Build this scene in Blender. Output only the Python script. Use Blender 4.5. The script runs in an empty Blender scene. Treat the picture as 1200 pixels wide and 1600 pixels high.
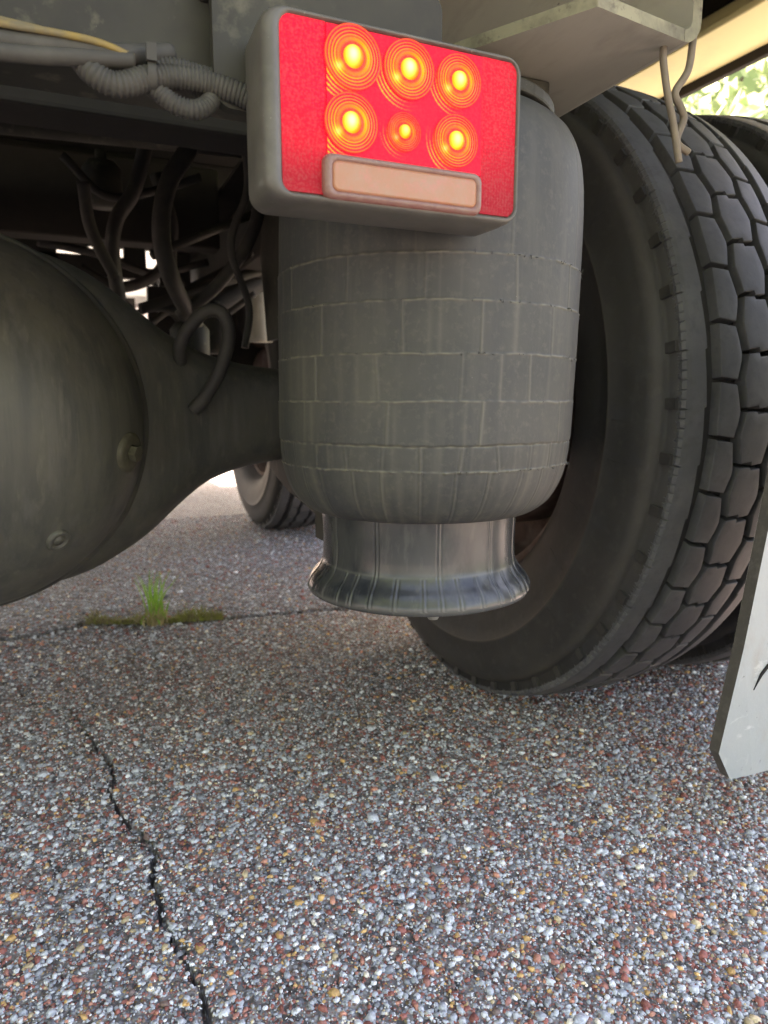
import bpy, bmesh, math, random
import numpy as np
from mathutils import Vector, Matrix
rng = np.random.default_rng(7)
random.seed(7)
R = math.radians
PI = math.pi
scene = bpy.context.scene
COL = scene.collection

# ---------------------------------------------------------------- camera
YAW, PITCH = R(23.7), R(8.95)
cam_d = bpy.data.cameras.new('camera')
cam = bpy.data.objects.new('camera', cam_d)
COL.objects.link(cam)
cam.location = (0, 0, .5)
cam.rotation_euler = (PI / 2 - PITCH, 0, -YAW)
cam_d.sensor_fit = 'VERTICAL'
cam_d.sensor_height = 36
cam_d.sensor_width = 27
cam_d.lens = 36 * 1110 / 1600
cam_d.clip_start = .02
cam_d.clip_end = 500
cam_d.dof.use_dof = True
cam_d.dof.focus_distance = .62
cam_d.dof.aperture_fstop = 8.5
scene.camera = cam

# ---------------------------------------------------------------- sky, sun, exposure
SUN_EL, SUN_AZ = R(46), R(20)          # sun ahead of the truck and a little to its right (azimuth from +Y towards +X)
EXPO = 3.45
w = bpy.data.worlds.new('World')
scene.world = w
w.use_nodes = True
nt = w.node_tree
nt.nodes.clear()
so = nt.nodes.new('ShaderNodeOutputWorld')
bg = nt.nodes.new('ShaderNodeBackground')
sk = nt.nodes.new('ShaderNodeTexSky')
sk.sky_type = 'NISHITA'
sk.sun_disc = False
sk.sun_elevation = SUN_EL
sk.sun_rotation = SUN_AZ
sk.dust_density = 3.0
sk.ozone_density = .6
bg.inputs['Strength'].default_value = .12
nt.links.new(sk.outputs[0], bg.inputs[0])
nt.links.new(bg.outputs[0], so.inputs[0])
sd = bpy.data.lights.new('sun', 'SUN')
sd.energy = 4.0
sd.angle = R(.53)
sd.color = (1, .95, .87)
sun = bpy.data.objects.new('sun', sd)
COL.objects.link(sun)
sun.location = (3, 6, 8)
sdir = Vector((math.sin(SUN_AZ) * math.cos(SUN_EL), math.cos(SUN_AZ) * math.cos(SUN_EL), math.sin(SUN_EL)))
sun.rotation_euler = sdir.to_track_quat('Z', 'Y').to_euler()
vs = scene.view_settings
vs.view_transform = 'Standard'
vs.look = 'None'
vs.exposure = EXPO
vs.gamma = 1
vs.use_curve_mapping = False
vs.use_white_balance = True               # the phone balances for the open shade
vs.white_balance_temperature = 8300
vs.white_balance_tint = 22
scene.cycles.max_bounces = 8
scene.cycles.diffuse_bounces = 5
scene.cycles.use_denoising = True
scene.cycles.denoising_prefilter = 'NONE'
scene.cycles.use_adaptive_sampling = False
scene.cycles.sample_clamp_indirect = 6


# ---------------------------------------------------------------- materials
def mat(name, base, rough=.7, metal=0, spec=.4, layers=(), bump=(), attr=None, attr_col=None, emit=None):
    """base colour with noise layers of dirt; each layer = (colour, scale, low, high, amount, (sx,sy,sz))"""
    m = bpy.data.materials.new(name)
    m.use_nodes = True
    n, l = m.node_tree.nodes, m.node_tree.links
    b = n['Principled BSDF']
    b.inputs['Roughness'].default_value = rough
    b.inputs['Metallic'].default_value = metal
    b.inputs['Specular IOR Level'].default_value = spec
    geo = n.new('ShaderNodeNewGeometry')
    rgb = n.new('ShaderNodeRGB')
    rgb.outputs[0].default_value = (*base, 1)
    cur = rgb.outputs[0]
    for col, sc, lo, hi, amt, st in layers:
        mp = n.new('ShaderNodeMapping')
        mp.inputs['Scale'].default_value = st
        l.new(geo.outputs['Position'], mp.inputs[0])
        t = n.new('ShaderNodeTexNoise')
        t.inputs['Scale'].default_value = sc
        t.inputs['Detail'].default_value = 5
        t.inputs['Roughness'].default_value = .62
        l.new(mp.outputs[0], t.inputs['Vector'])
        mr = n.new('ShaderNodeMapRange')
        mr.inputs['From Min'].default_value = lo
        mr.inputs['From Max'].default_value = hi
        mr.inputs['To Max'].default_value = amt
        l.new(t.outputs['Fac'], mr.inputs['Value'])
        mx = n.new('ShaderNodeMix')
        mx.data_type = 'RGBA'
        l.new(mr.outputs[0], mx.inputs['Factor'])
        l.new(cur, mx.inputs['A'])
        mx.inputs['B'].default_value = (*col, 1)
        cur = mx.outputs['Result']
    if attr:
        a = n.new('ShaderNodeAttribute')
        a.attribute_name = attr
        mx = n.new('ShaderNodeMix')
        mx.data_type = 'RGBA'
        l.new(a.outputs['Fac'], mx.inputs['Factor'])
        l.new(cur, mx.inputs['A'])
        mx.inputs['B'].default_value = (*attr_col, 1)
        cur = mx.outputs['Result']
    l.new(cur, b.inputs['Base Color'])
    prev = None
    for sc, strength, dist in bump:
        t = n.new('ShaderNodeTexNoise')
        t.inputs['Scale'].default_value = sc
        t.inputs['Detail'].default_value = 4
        l.new(geo.outputs['Position'], t.inputs['Vector'])
        bp = n.new('ShaderNodeBump')
        bp.inputs['Strength'].default_value = strength
        bp.inputs['Distance'].default_value = dist
        l.new(t.outputs['Fac'], bp.inputs['Height'])
        if prev:
            l.new(prev.outputs[0], bp.inputs['Normal'])
        prev = bp
    if prev:
        l.new(prev.outputs[0], b.inputs['Normal'])
    if emit:
        b.inputs['Emission Color'].default_value = (*emit[0], 1)
        b.inputs['Emission Strength'].default_value = emit[1]
    return m


U = (1, 1, 1)
M = {}
M['bellows'] = mat('dusty_bellows_rubber', (.044, .046, .044), .58, 0, .38,
                   [((.070, .069, .060), 9, .42, .70, .9, U), ((.034, .037, .040), 26, .48, .7, .8, (1, 1, .12)),
                    ((.10, .096, .076), 160, .52, .78, .6, U), ((.066, .066, .058), 40, .5, .66, .7, (1.5, 1.5, .2)), ((.3, .3, .26), 420, .725, .77, .9, U)],
                   [(260, .15, .001)], 'dust', (.165, .155, .118))
M['piston'] = mat('worn_piston', (.036, .039, .041), .27, .0, .5,
                  [((.072, .074, .070), 14, .42, .7, .6, (1, 1, .5)), ((.018, .021, .026), 20, .46, .60, .95, (1, 1, .45)),  # dark bluish patches stand in for soft reflections, painted into the colour
                   ((.095, .095, .088), 90, .55, .75, .6, (1, 1, .25)), ((.6, .6, .58), 300, .76, .8, .9, U)],
                  [(120, .06, .001)], 'dust', (.10, .10, .092))
M['tyre'] = mat('tyre_sidewall_rubber', (.032, .031, .030), .68, 0, .3,
                [((.050, .047, .042), 7, .4, .68, .8, U), ((.065, .062, .056), 60, .52, .72, .5, (3, 1, 1)),
                 ((.042, .046, .050), 20, .5, .8, .6, U)], [(180, .2, .001)], 'dust', (.11, .095, .078))
M['tread'] = mat('tyre_tread_rubber', (.072, .073, .076), .58, 0, .4,
                 [((.115, .115, .115), 14, .42, .7, .8, U), ((.05, .05, .05), 90, .5, .75, .6, U),
                  ((.17, .165, .15), 340, .68, .76, .6, U)], [(420, .18, .0006)])
M['frame'] = mat('dusty_frame_steel', (.030, .029, .024), .62, .1, .35,
                 [((.060, .057, .042), 6, .42, .7, .9, U), ((.12, .112, .08), 45, .57, .72, .7, U),
                  ((.020, .019, .018), 18, .55, .75, .7, U), ((.18, .17, .14), 260, .72, .76, .7, U)], [(120, .2, .001)])
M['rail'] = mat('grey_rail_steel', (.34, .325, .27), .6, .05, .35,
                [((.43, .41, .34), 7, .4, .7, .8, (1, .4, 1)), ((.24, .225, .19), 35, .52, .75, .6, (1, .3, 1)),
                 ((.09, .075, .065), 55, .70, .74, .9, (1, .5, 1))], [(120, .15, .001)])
M['rail_edge'] = mat('dusty_rail_edge', (.26, .25, .17), .7, 0, .3,
                     [((.13, .12, .09), 30, .42, .64, .9, U), ((.10, .085, .07), 110, .56, .68, .8, U)], [(200, .2, .001)])
M['axle'] = mat('dirty_axle_casting', (.062, .062, .051), .52, .1, .4,
                [((.085, .082, .062), 5, .42, .68, .9, U), ((.040, .042, .039), 38, .47, .66, .6, (1, 1, .09)),
                 ((.12, .115, .085), 85, .57, .70, .5, (1, 1, .16)), ((.095, .092, .08), 75, .50, .68, .5, (1, 1, .045)), ((.036, .038, .035), 62, .52, .66, .5, (1, 1, .05)), ((.075, .062, .048), 9, .55, .75, .6, U), ((.25, .24, .2), 380, .74, .79, .8, U)],
                [(60, .25, .002), (300, .12, .0008)])
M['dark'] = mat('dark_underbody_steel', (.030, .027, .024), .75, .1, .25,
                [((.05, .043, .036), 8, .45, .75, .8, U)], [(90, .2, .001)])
M['hose'] = mat('black_hose_rubber', (.032, .030, .028), .65, 0, .3,
                [((.062, .058, .046), 25, .45, .75, .7, U)], [(200, .1, .001)])
M['conduit'] = mat('dusty_conduit', (.055, .053, .046), .65, 0, .3,
                   [((.10, .096, .08), 45, .45, .75, .7, U)], [(260, .1, .0005)])
M['yellow'] = mat('dusty_yellow_wire', (.26, .18, .05), .6, 0, .35, [((.13, .115, .075), 40, .38, .62, .9, U)])
M['wire'] = mat('dusty_brown_wire', (.17, .14, .105), .65, 0, .3, [((.24, .20, .14), 60, .4, .7, .7, U)])
M['flap'] = mat('worn_grey_mud_flap', (.31, .345, .35), .6, 0, .35,
                [((.35, .37, .37), 9, .42, .7, .8, U), ((.55, .57, .56), 60, .6, .78, .6, (1, 1, .3)),
                 ((.14, .14, .135), 150, .66, .73, .7, U), ((.30, .295, .27), 22, .54, .70, .75, (1, 1, .45)), ((.58, .60, .59), 48, .62, .72, .7, (.5, 1, 1.2))], [(240, .2, .0008)])
M['flap_edge'] = mat('cut_flap_edge', (.085, .08, .072), .8, 0, .25, [((.15, .14, .125), 90, .45, .75, .7, U)], [(300, .4, .001)])
M['slit'] = mat('dark_slit', (.02, .02, .02), .9, 0, .1)
M['steel'] = mat('rusty_wheel_steel', (.12, .075, .06), .7, .2, .3,
                 [((.20, .17, .15), 18, .45, .7, .7, U), ((.05, .035, .03), 40, .5, .75, .7, U)], [(90, .2, .001)])
M['bolt'] = mat('dusty_zinc_bolt', (.28, .28, .25), .5, .3, .4, [((.16, .15, .12), 120, .4, .7, .7, U)])
M['olive_bolt'] = mat('olive_plug', (.06, .056, .036), .6, .2, .35, [((.11, .10, .066), 70, .4, .7, .7, U)])
M['housing'] = mat('dusty_clear_housing', (.085, .08, .07), .42, 0, .45,
                   [((.145, .137, .117), 20, .42, .7, .8, U), ((.07, .066, .058), 90, .5, .75, .7, U),
                    ((.28, .27, .24), 300, .66, .75, .7, U)], [(150, .15, .0008)])
M['cream'] = mat('pale_yellow_paint', (.72, .66, .33), .5, 0, .4, [((.55, .50, .27), 12, .5, .75, .5, U)])
M['white_paint'] = mat('white_body_paint', (.8, .8, .79), .4, 0, .5, [((.65, .64, .6), 3, .5, .75, .4, U)])
M['body_floor'] = mat('black_floor_beams', (.018, .017, .016), .8, 0, .2, [((.03, .028, .025), 6, .4, .7, .7, U)])
M['glass'] = mat('dark_glass', (.02, .025, .03), .05, 0, .6)
M['grass'] = mat('grass_blade', (.20, .46, .05), .55, 0, .35, [((.38, .54, .10), 60, .4, .65, .9, U)])
M['dry_grass'] = mat('dry_grass_blade', (.42, .34, .18), .7, 0, .25)
M['moss'] = mat('brown_moss', (.30, .33, .08), .9, 0, .15, [((.26, .22, .11), 30, .42, .65, .9, U)])
M['dry_moss'] = mat('dry_moss', (.32, .26, .16), .9, 0, .15)
M['bark'] = mat('bark', (.10, .075, .05), .9, 0, .2, [((.05, .04, .03), 14, .4, .7, .8, (1, 1, .2))], [(30, .5, .02)])
M['verge'] = mat('grass_verge', (.07, .13, .03), .9, 0, .2, [((.11, .16, .05), 3, .4, .7, .8, U), ((.05, .09, .02), 30, .45, .7, .8, U)])


def leaf_mat():
    m = bpy.data.materials.new('tree_leaf')
    m.use_nodes = True
    n, l = m.node_tree.nodes, m.node_tree.links
    b = n['Principled BSDF']
    b.inputs['Roughness'].default_value = .5
    oi = n.new('ShaderNodeNewGeometry')
    r = n.new('ShaderNodeValToRGB')
    r.color_ramp.elements[0].color = (.055, .10, .03, 1)
    r.color_ramp.elements[1].color = (.15, .22, .09, 1)
    l.new(oi.outputs['Random Per Island'], r.inputs[0])
    l.new(r.outputs[0], b.inputs['Base Color'])
    tr = n.new('ShaderNodeBsdfTranslucent')
    tr.inputs[0].default_value = (.50, .62, .34, 1)
    mx = n.new('ShaderNodeMixShader')
    mx.inputs[0].default_value = .45
    l.new(b.outputs[0], mx.inputs[1])
    l.new(tr.outputs[0], mx.inputs[2])
    l.new(mx.outputs[0], n['Material Output'].inputs[0])
    return m


M['leaf'] = leaf_mat()


def glow_mat(name, rough=.25, attr='glow', strength=1.0, cell=0, dirt=.5):
    """lit lamp plastic: emission colour per vertex (an optic of the lamp), red plastic under it, dirt dulling it"""
    m = bpy.data.materials.new(name)
    m.use_nodes = True
    n, l = m.node_tree.nodes, m.node_tree.links
    b = n['Principled BSDF']
    b.inputs['Base Color'].default_value = (.30, .012, .02, 1)
    b.inputs['Roughness'].default_value = rough
    b.inputs['Specular IOR Level'].default_value = .1
    geo = n.new('ShaderNodeNewGeometry')
    a = n.new('ShaderNodeAttribute')
    a.attribute_name = attr
    t = n.new('ShaderNodeTexNoise')
    t.inputs['Scale'].default_value = 600
    t.inputs['Detail'].default_value = 8
    l.new(geo.outputs['Position'], t.inputs['Vector'])
    mr = n.new('ShaderNodeMapRange')
    mr.inputs['From Min'].default_value = .42
    mr.inputs['From Max'].default_value = .72
    mr.inputs['To Min'].default_value = 1
    mr.inputs['To Max'].default_value = 1 - dirt
    l.new(t.outputs['Fac'], mr.inputs['Value'])
    fac = mr.outputs[0]
    if cell:
        v = n.new('ShaderNodeTexVoronoi')
        v.inputs['Scale'].default_value = cell
        v.inputs['Randomness'].default_value = .1
        l.new(geo.outputs['Position'], v.inputs['Vector'])
        m2 = n.new('ShaderNodeMapRange')
        m2.inputs['From Min'].default_value = .15
        m2.inputs['From Max'].default_value = .75
        m2.inputs['To Min'].default_value = 1.45
        m2.inputs['To Max'].default_value = .35
        l.new(v.outputs['Distance'], m2.inputs['Value'])
        mu = n.new('ShaderNodeMath')
        mu.operation = 'MULTIPLY'
        l.new(fac, mu.inputs[0])
        l.new(m2.outputs[0], mu.inputs[1])
        fac = mu.outputs[0]
        bp = n.new('ShaderNodeBump')
        bp.inputs['Strength'].default_value = .4
        bp.inputs['Distance'].default_value = .0006
        l.new(v.outputs['Distance'], bp.inputs['Height'])
        l.new(bp.outputs[0], b.inputs['Normal'])
    # dirt shows in the base colour as well
    inv = n.new('ShaderNodeMath')
    inv.operation = 'SUBTRACT'
    inv.inputs[0].default_value = 1
    l.new(mr.outputs[0], inv.inputs[1])
    mx = n.new('ShaderNodeMix')
    mx.data_type = 'RGBA'
    l.new(inv.outputs[0], mx.inputs['Factor'])
    mx.inputs['A'].default_value = (.30, .012, .02, 1)
    mx.inputs['B'].default_value = (.30, .24, .19, 1)
    l.new(mx.outputs['Result'], b.inputs['Base Color'])
    l.new(a.outputs['Color'], b.inputs['Emission Color'])
    mu = n.new('ShaderNodeMath')
    mu.operation = 'MULTIPLY'
    mu.inputs[1].default_value = strength
    l.new(fac, mu.inputs[0])
    l.new(mu.outputs[0], b.inputs['Emission Strength'])
    return m


K = 2 ** -EXPO
M['led'] = glow_mat('lit_lamp_lens', .2, strength=K, dirt=.12)
M['red_lens'] = glow_mat('lit_red_lens', .3, strength=K, dirt=.05)
M['reflector'] = glow_mat('red_reflector', .45, strength=K, cell=440, dirt=.14)
M['window_frame'] = mat('stained_clear_frame', (.15, .105, .085), .4, 0, .45, [((.17, .16, .135), 40, .45, .7, .9, U), ((.09, .06, .05), 120, .5, .7, .7, U)], [(150, .15, .0008)], emit=((.8, .04, .05), .10 * K))  # faint red emission stands in for lamp light coming through the frame
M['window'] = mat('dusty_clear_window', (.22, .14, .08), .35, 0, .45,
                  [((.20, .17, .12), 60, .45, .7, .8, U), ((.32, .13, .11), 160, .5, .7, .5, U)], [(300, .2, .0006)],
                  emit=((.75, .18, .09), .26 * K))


def asphalt_mat():
    m = bpy.data.materials.new('worn_asphalt')
    m.use_nodes = True
    n, l = m.node_tree.nodes, m.node_tree.links
    b = n['Principled BSDF']
    b.inputs['Roughness'].default_value = .8
    b.inputs['Specular IOR Level'].default_value = .3
    geo = n.new('ShaderNodeNewGeometry')
    v = n.new('ShaderNodeTexVoronoi')
    v.inputs['Scale'].default_value = 230
    l.new(geo.outputs['Position'], v.inputs['Vector'])
    sep = n.new('ShaderNodeSeparateColor')
    l.new(v.outputs['Color'], sep.inputs[0])
    r = n.new('ShaderNodeValToRGB')
    r.color_ramp.interpolation = 'CONSTANT'
    els = [(0, (.26, .28, .31)), (.22, (.14, .15, .165)), (.40, (.36, .37, .39)), (.52, (.15, .065, .055)), (.68, (.09, .08, .075)),
           (.80, (.33, .22, .10)), (.87, (.20, .20, .21)), (.96, (.5, .49, .47))]
    r.color_ramp.elements[0].position, r.color_ramp.elements[0].color = els[0][0], (*els[0][1], 1)
    r.color_ramp.elements[1].position, r.color_ramp.elements[1].color = els[1][0], (*els[1][1], 1)
    for p, c in els[2:]:
        e = r.color_ramp.elements.new(p)
        e.color = (*c, 1)
    l.new(sep.outputs[0], r.inputs[0])
    mr = n.new('ShaderNodeMapRange')
    mr.inputs['From Min'].default_value = .35
    mr.inputs['From Max'].default_value = .6
    l.new(v.outputs['Distance'], mr.inputs['Value'])
    mx = n.new('ShaderNodeMix')
    mx.data_type = 'RGBA'
    l.new(mr.outputs[0], mx.inputs['Factor'])
    l.new(r.outputs[0], mx.inputs['A'])
    mx.inputs['B'].default_value = (.145, .132, .130, 1)
    t = n.new('ShaderNodeTexNoise')
    t.inputs['Scale'].default_value = 2.2
    t.inputs['Detail'].default_value = 6
    l.new(geo.outputs['Position'], t.inputs['Vector'])
    m3 = n.new('ShaderNodeMapRange')
    m3.inputs['From Min'].default_value = .4
    m3.inputs['From Max'].default_value = .7
    m3.inputs['To Max'].default_value = .45
    l.new(t.outputs['Fac'], m3.inputs['Value'])
    m4 = n.new('ShaderNodeMix')
    m4.data_type = 'RGBA'
    l.new(m3.outputs[0], m4.inputs['Factor'])
    l.new(mx.outputs['Result'], m4.inputs['A'])
    m4.inputs['B'].default_value = (.10, .095, .09, 1)
    t2 = n.new('ShaderNodeTexNoise')
    t2.inputs['Scale'].default_value = 75
    t2.inputs['Detail'].default_value = 3
    l.new(geo.outputs['Position'], t2.inputs['Vector'])
    m5 = n.new('ShaderNodeMapRange')
    m5.inputs['From Min'].default_value = .36
    m5.inputs['From Max'].default_value = .66
    m5.inputs['To Min'].default_value = .95
    m5.inputs['To Max'].default_value = 2.1
    l.new(t2.outputs['Fac'], m5.inputs['Value'])
    v2 = n.new('ShaderNodeTexVoronoi')
    v2.inputs['Scale'].default_value = 85
    l.new(geo.outputs['Position'], v2.inputs['Vector'])
    s2 = n.new('ShaderNodeSeparateColor')
    l.new(v2.outputs['Color'], s2.inputs[0])
    m7 = n.new('ShaderNodeMapRange')
    m7.inputs['To Min'].default_value = .62
    m7.inputs['To Max'].default_value = 1.45
    l.new(s2.outputs[1], m7.inputs['Value'])
    m8 = n.new('ShaderNodeMath')
    m8.operation = 'MULTIPLY'
    l.new(m5.outputs[0], m8.inputs[0])
    l.new(m7.outputs[0], m8.inputs[1])
    m5 = m8
    m6 = n.new('ShaderNodeVectorMath')
    m6.operation = 'SCALE'
    l.new(m4.outputs['Result'], m6.inputs[0])
    l.new(m5.outputs[0], m6.inputs['Scale'])
    l.new(m6.outputs[0], b.inputs['Base Color'])
    bp = n.new('ShaderNodeBump')
    bp.inputs['Strength'].default_value = .8
    bp.inputs['Distance'].default_value = .003
    bp.invert = True
    l.new(v.outputs['Distance'], bp.inputs['Height'])
    l.new(bp.outputs[0], b.inputs['Normal'])
    return m


M['asphalt'] = asphalt_mat()


def stone_mat():
    m = bpy.data.materials.new('exposed_aggregate')
    m.use_nodes = True
    n, l = m.node_tree.nodes, m.node_tree.links
    b = n['Principled BSDF']
    b.inputs['Roughness'].default_value = .62
    b.inputs['Specular IOR Level'].default_value = .35
    a = n.new('ShaderNodeAttribute')
    a.attribute_name = 'stone'
    geo = n.new('ShaderNodeNewGeometry')
    t = n.new('ShaderNodeTexNoise')
    t.inputs['Scale'].default_value = 420
    t.inputs['Detail'].default_value = 3
    l.new(geo.outputs['Position'], t.inputs['Vector'])
    mr = n.new('ShaderNodeMapRange')
    mr.inputs['From Min'].default_value = .3
    mr.inputs['From Max'].default_value = .7
    mr.inputs['To Min'].default_value = .72
    mr.inputs['To Max'].default_value = 1.2
    l.new(t.outputs['Fac'], mr.inputs['Value'])
    mx = n.new('ShaderNodeVectorMath')
    mx.operation = 'SCALE'
    l.new(a.outputs['Color'], mx.inputs[0])
    l.new(mr.outputs[0], mx.inputs['Scale'])
    l.new(mx.outputs[0], b.inputs['Base Color'])
    return m


M['stone'] = stone_mat()


# ---------------------------------------------------------------- mesh helpers
WORLD = {}                                # world position of every object, so that children can be placed


class MB:
    def __init__(s):
        s.v, s.f, s.m, s.sm = [], [], [], []

    def add(s, verts, faces, mi=0, smooth=False):
        o = len(s.v)
        s.v += [tuple(map(float, p)) for p in verts]
        s.f += [tuple(int(i) + o for i in f) for f in faces]
        s.m += [mi] * len(faces)
        s.sm += [smooth] * len(faces)
        return o

    def box(s, x0, x1, y0, y1, z0, z1, mi=0):
        v = [(x, y, z) for x in (x0, x1) for y in (y0, y1) for z in (z0, z1)]
        s.add(v, [(0, 1, 3, 2), (4, 6, 7, 5), (0, 4, 5, 1), (2, 3, 7, 6), (0, 2, 6, 4), (1, 5, 7, 3)], mi)

    def prism(s, poly, axis, a0, a1, mi=0, mi_side=None):
        """poly in the two other axes (in x,y,z order), extruded along axis"""
        def P(p, a):
            q = list(p)
            q.insert(axis, a)
            return q
        n = len(poly)
        v = [P(p, a0) for p in poly] + [P(p, a1) for p in poly]
        s.add(v, [tuple(range(n - 1, -1, -1)), tuple(range(n, 2 * n))], mi)
        s.add(v, [(i, (i + 1) % n, n + (i + 1) % n, n + i) for i in range(n)], mi if mi_side is None else mi_side)

    def lathe(s, prof, c, axis=2, n=48, mi=0, smooth=True, cap0=False, cap1=False):
        """prof = [(radius, position along axis)]"""
        v, f = [], []
        for r, a in prof:
            for k in range(n):
                t = 2 * PI * k / n
                p = [r * math.cos(t), r * math.sin(t)]
                p.insert(axis, a)
                v.append((c[0] + p[0], c[1] + p[1], c[2] + p[2]))
        for i in range(len(prof) - 1):
            for k in range(n):
                q = (i * n + k, i * n + (k + 1) % n, (i + 1) * n + (k + 1) % n, (i + 1) * n + k)
                f.append(q if axis != 1 else q[::-1])
        if cap0:
            f.append(tuple(range(n))[::-1])
        if cap1:
            f.append(tuple((len(prof) - 1) * n + k for k in range(n)))
        s.add(v, f, mi, smooth)

    def tube(s, pts, r, n=10, mi=0, caps=True, ripple=0, pitch=.006, res=None):
        pts = spline(pts, res or (12 if not ripple else 40))
        d = np.concatenate([[0], np.cumsum(np.linalg.norm(np.diff(pts, axis=0), axis=1))])
        if ripple:
            m = int(d[-1] / pitch * 6)
            tt = np.linspace(0, d[-1], m)
            pts = np.stack([np.interp(tt, d, pts[:, i]) for i in range(3)], 1)
            d = tt
        T = np.gradient(pts, axis=0)
        T /= np.linalg.norm(T, axis=1)[:, None] + 1e-12
        up = np.array([0, 0, 1.]) if abs(T[0][2]) < .9 else np.array([1., 0, 0])
        v = []
        N = np.cross(T[0], up)
        for i, p in enumerate(pts):
            N = N - T[i] * (N @ T[i])
            N /= np.linalg.norm(N)
            B = np.cross(T[i], N)
            rr = r[min(i, len(r) - 1)] if isinstance(r, (list, tuple, np.ndarray)) else r
            if ripple:
                rr = rr + ripple * (1 if (d[i] / pitch) % 1 < .55 else -1)
            for k in range(n):
                t = 2 * PI * k / n
                v.append(p + rr * (math.cos(t) * N + math.sin(t) * B))
        f = [(i * n + k, i * n + (k + 1) % n, (i + 1) * n + (k + 1) % n, (i + 1) * n + k) for i in range(len(pts) - 1) for k in range(n)]
        if caps:
            f += [tuple(range(n))[::-1], tuple((len(pts) - 1) * n + k for k in range(n))]
        s.add(v, f, mi, True)

    def mesh(s, name, mats, centre=None):
        V = np.array(s.v, float)
        c = (V.min(0) + V.max(0)) / 2 if centre is None else np.array(centre, float)
        me = bpy.data.meshes.new(name)
        me.from_pydata((V - c).tolist(), [], s.f)
        for m in mats:
            me.materials.append(M[m])
        me.polygons.foreach_set('material_index', s.m)
        me.polygons.foreach_set('use_smooth', s.sm)
        me.update()
        return me, c

    def build(s, name, mats, parent=None, bevel=0, label=None, centre=None, recalc=True):
        if isinstance(mats, str):
            mats = [mats]
        me, c = s.mesh(name, mats, centre)
        if recalc:
            b = bmesh.new()
            b.from_mesh(me)
            bmesh.ops.recalc_face_normals(b, faces=b.faces)
            b.to_mesh(me)
            b.free()
        return link(name, me, c, parent, bevel, label)


def link(name, me, c, parent=None, bevel=0, label=None):
    o = bpy.data.objects.new(name, me)
    COL.objects.link(o)
    c = Vector(c)
    WORLD[o] = c
    o.location = c - (WORLD[parent] if parent else Vector())
    o.parent = parent
    if label:
        o['label'] = label
    if bevel:
        md = o.modifiers.new('bevel', 'BEVEL')
        md.width = bevel
        md.segments = 2
        md.limit_method = 'ANGLE'
        md.angle_limit = R(35)
    return o


def empty(name, loc, parent=None, label=None):
    o = bpy.data.objects.new(name, None)
    COL.objects.link(o)
    o.empty_display_size = .1
    WORLD[o] = Vector(loc)
    o.location = Vector(loc) - (WORLD[parent] if parent else Vector())
    o.parent = parent
    if label:
        o['label'] = label
    return o


def tag(o, label=None, cat=None, group=None, kind=None):
    for k, v in (('label', label), ('category', cat), ('group', group), ('kind', kind)):
        if v:
            o[k] = v
    return o


def spline(pts, k):
    P = np.array(pts, float)
    if len(P) < 3:
        return np.stack([P[0] + (P[-1] - P[0]) * t for t in np.linspace(0, 1, 3)])
    Q = np.vstack([2 * P[0] - P[1], P, 2 * P[-1] - P[-2]])
    out = []
    for i in range(1, len(Q) - 2):
        a, b, c, d = Q[i - 1:i + 3]
        for t in np.linspace(0, 1, k, endpoint=False):
            out.append(.5 * (2 * b + (c - a) * t + (2 * a - 5 * b + 4 * c - d) * t * t + (3 * b - a - 3 * c + d) * t ** 3))
    out.append(P[-1])
    return np.array(out)


def noise1(n, seed, octs=((4, 1), (9, .5), (23, .3))):
    g = np.random.default_rng(seed)
    x = np.arange(n) / n * 2 * PI
    return sum(a * np.sin(f * x + g.uniform(0, 6.28)) for f, a in octs)


# ================================================================ GROUND
CRACK1 = np.array([(-.20, 1.42), (-.12, 1.36), (-.09, 1.27), (-.03, 1.21), (-.015, 1.151), (.005, 1.062), (.026, .983), (.018, .917), (.03, .842), (.055, .791), (.051, .72),
                   (.052, .663), (.057, .616), (.07, .585), (.074, .546), (.073, .513), (.085, .45), (.08, .38), (.095, .3), (.09, .2)])
CRACK2 = np.array([(-.60, 1.60), (-.40, 1.66), (-.188, 1.645), (-.091, 1.647), (.012, 1.684), (.145, 1.626), (.284, 1.601), (.432, 1.591), (.615, 1.556), (.741, 1.531), (.95, 1.55), (1.2, 1.50)])


def jag(P, step, amp, seed):
    g = np.random.default_rng(seed)
    d = np.concatenate([[0], np.cumsum(np.linalg.norm(np.diff(P, axis=0), axis=1))])
    t = np.arange(0, d[-1], step)
    Q = np.stack([np.interp(t, d, P[:, i]) for i in range(2)], 1)
    return Q + g.normal(0, amp, Q.shape)


C1, C2 = jag(CRACK1, .009, .0028, 1), jag(CRACK2, .016, .004, 2)
W1 = .0023 + .0007 * np.sin(np.linspace(0, 25, len(C1))) + .0005 * rng.normal(size=len(C1)).clip(-1, 1)
W1 *= np.interp(C1[:, 1], [.2, .5, .7, 1.1, 1.2, 1.42], [1.0, 1.2, 1.0, .9, .5, .1])
W2 = np.full(len(C2), .0085)


def crack_dist(P):
    """distance to the nearest crack centre line in crack half-widths"""
    out = np.full(len(P), 99.)
    for Cc, W in ((C1, W1), (C2, W2)):
        A, B = Cc[:-1], Cc[1:]
        lo, hi = Cc.min(0) - .06, Cc.max(0) + .06
        idx = np.where(((P > lo) & (P < hi)).all(1))[0]
        for ch in np.array_split(idx, max(1, len(idx) // 4000)):
            p = P[ch][:, None]
            ab = B - A
            t = (((p - A) * ab).sum(2) / ((ab ** 2).sum(1) + 1e-12)).clip(0, 1)
            d = np.linalg.norm(p - A - t[..., None] * ab, axis=2)
            j = d.argmin(1)
            q = d[np.arange(len(ch)), j] / np.maximum(W[j], 2e-4)
            out[ch] = np.minimum(out[ch], q)
    return out


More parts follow.
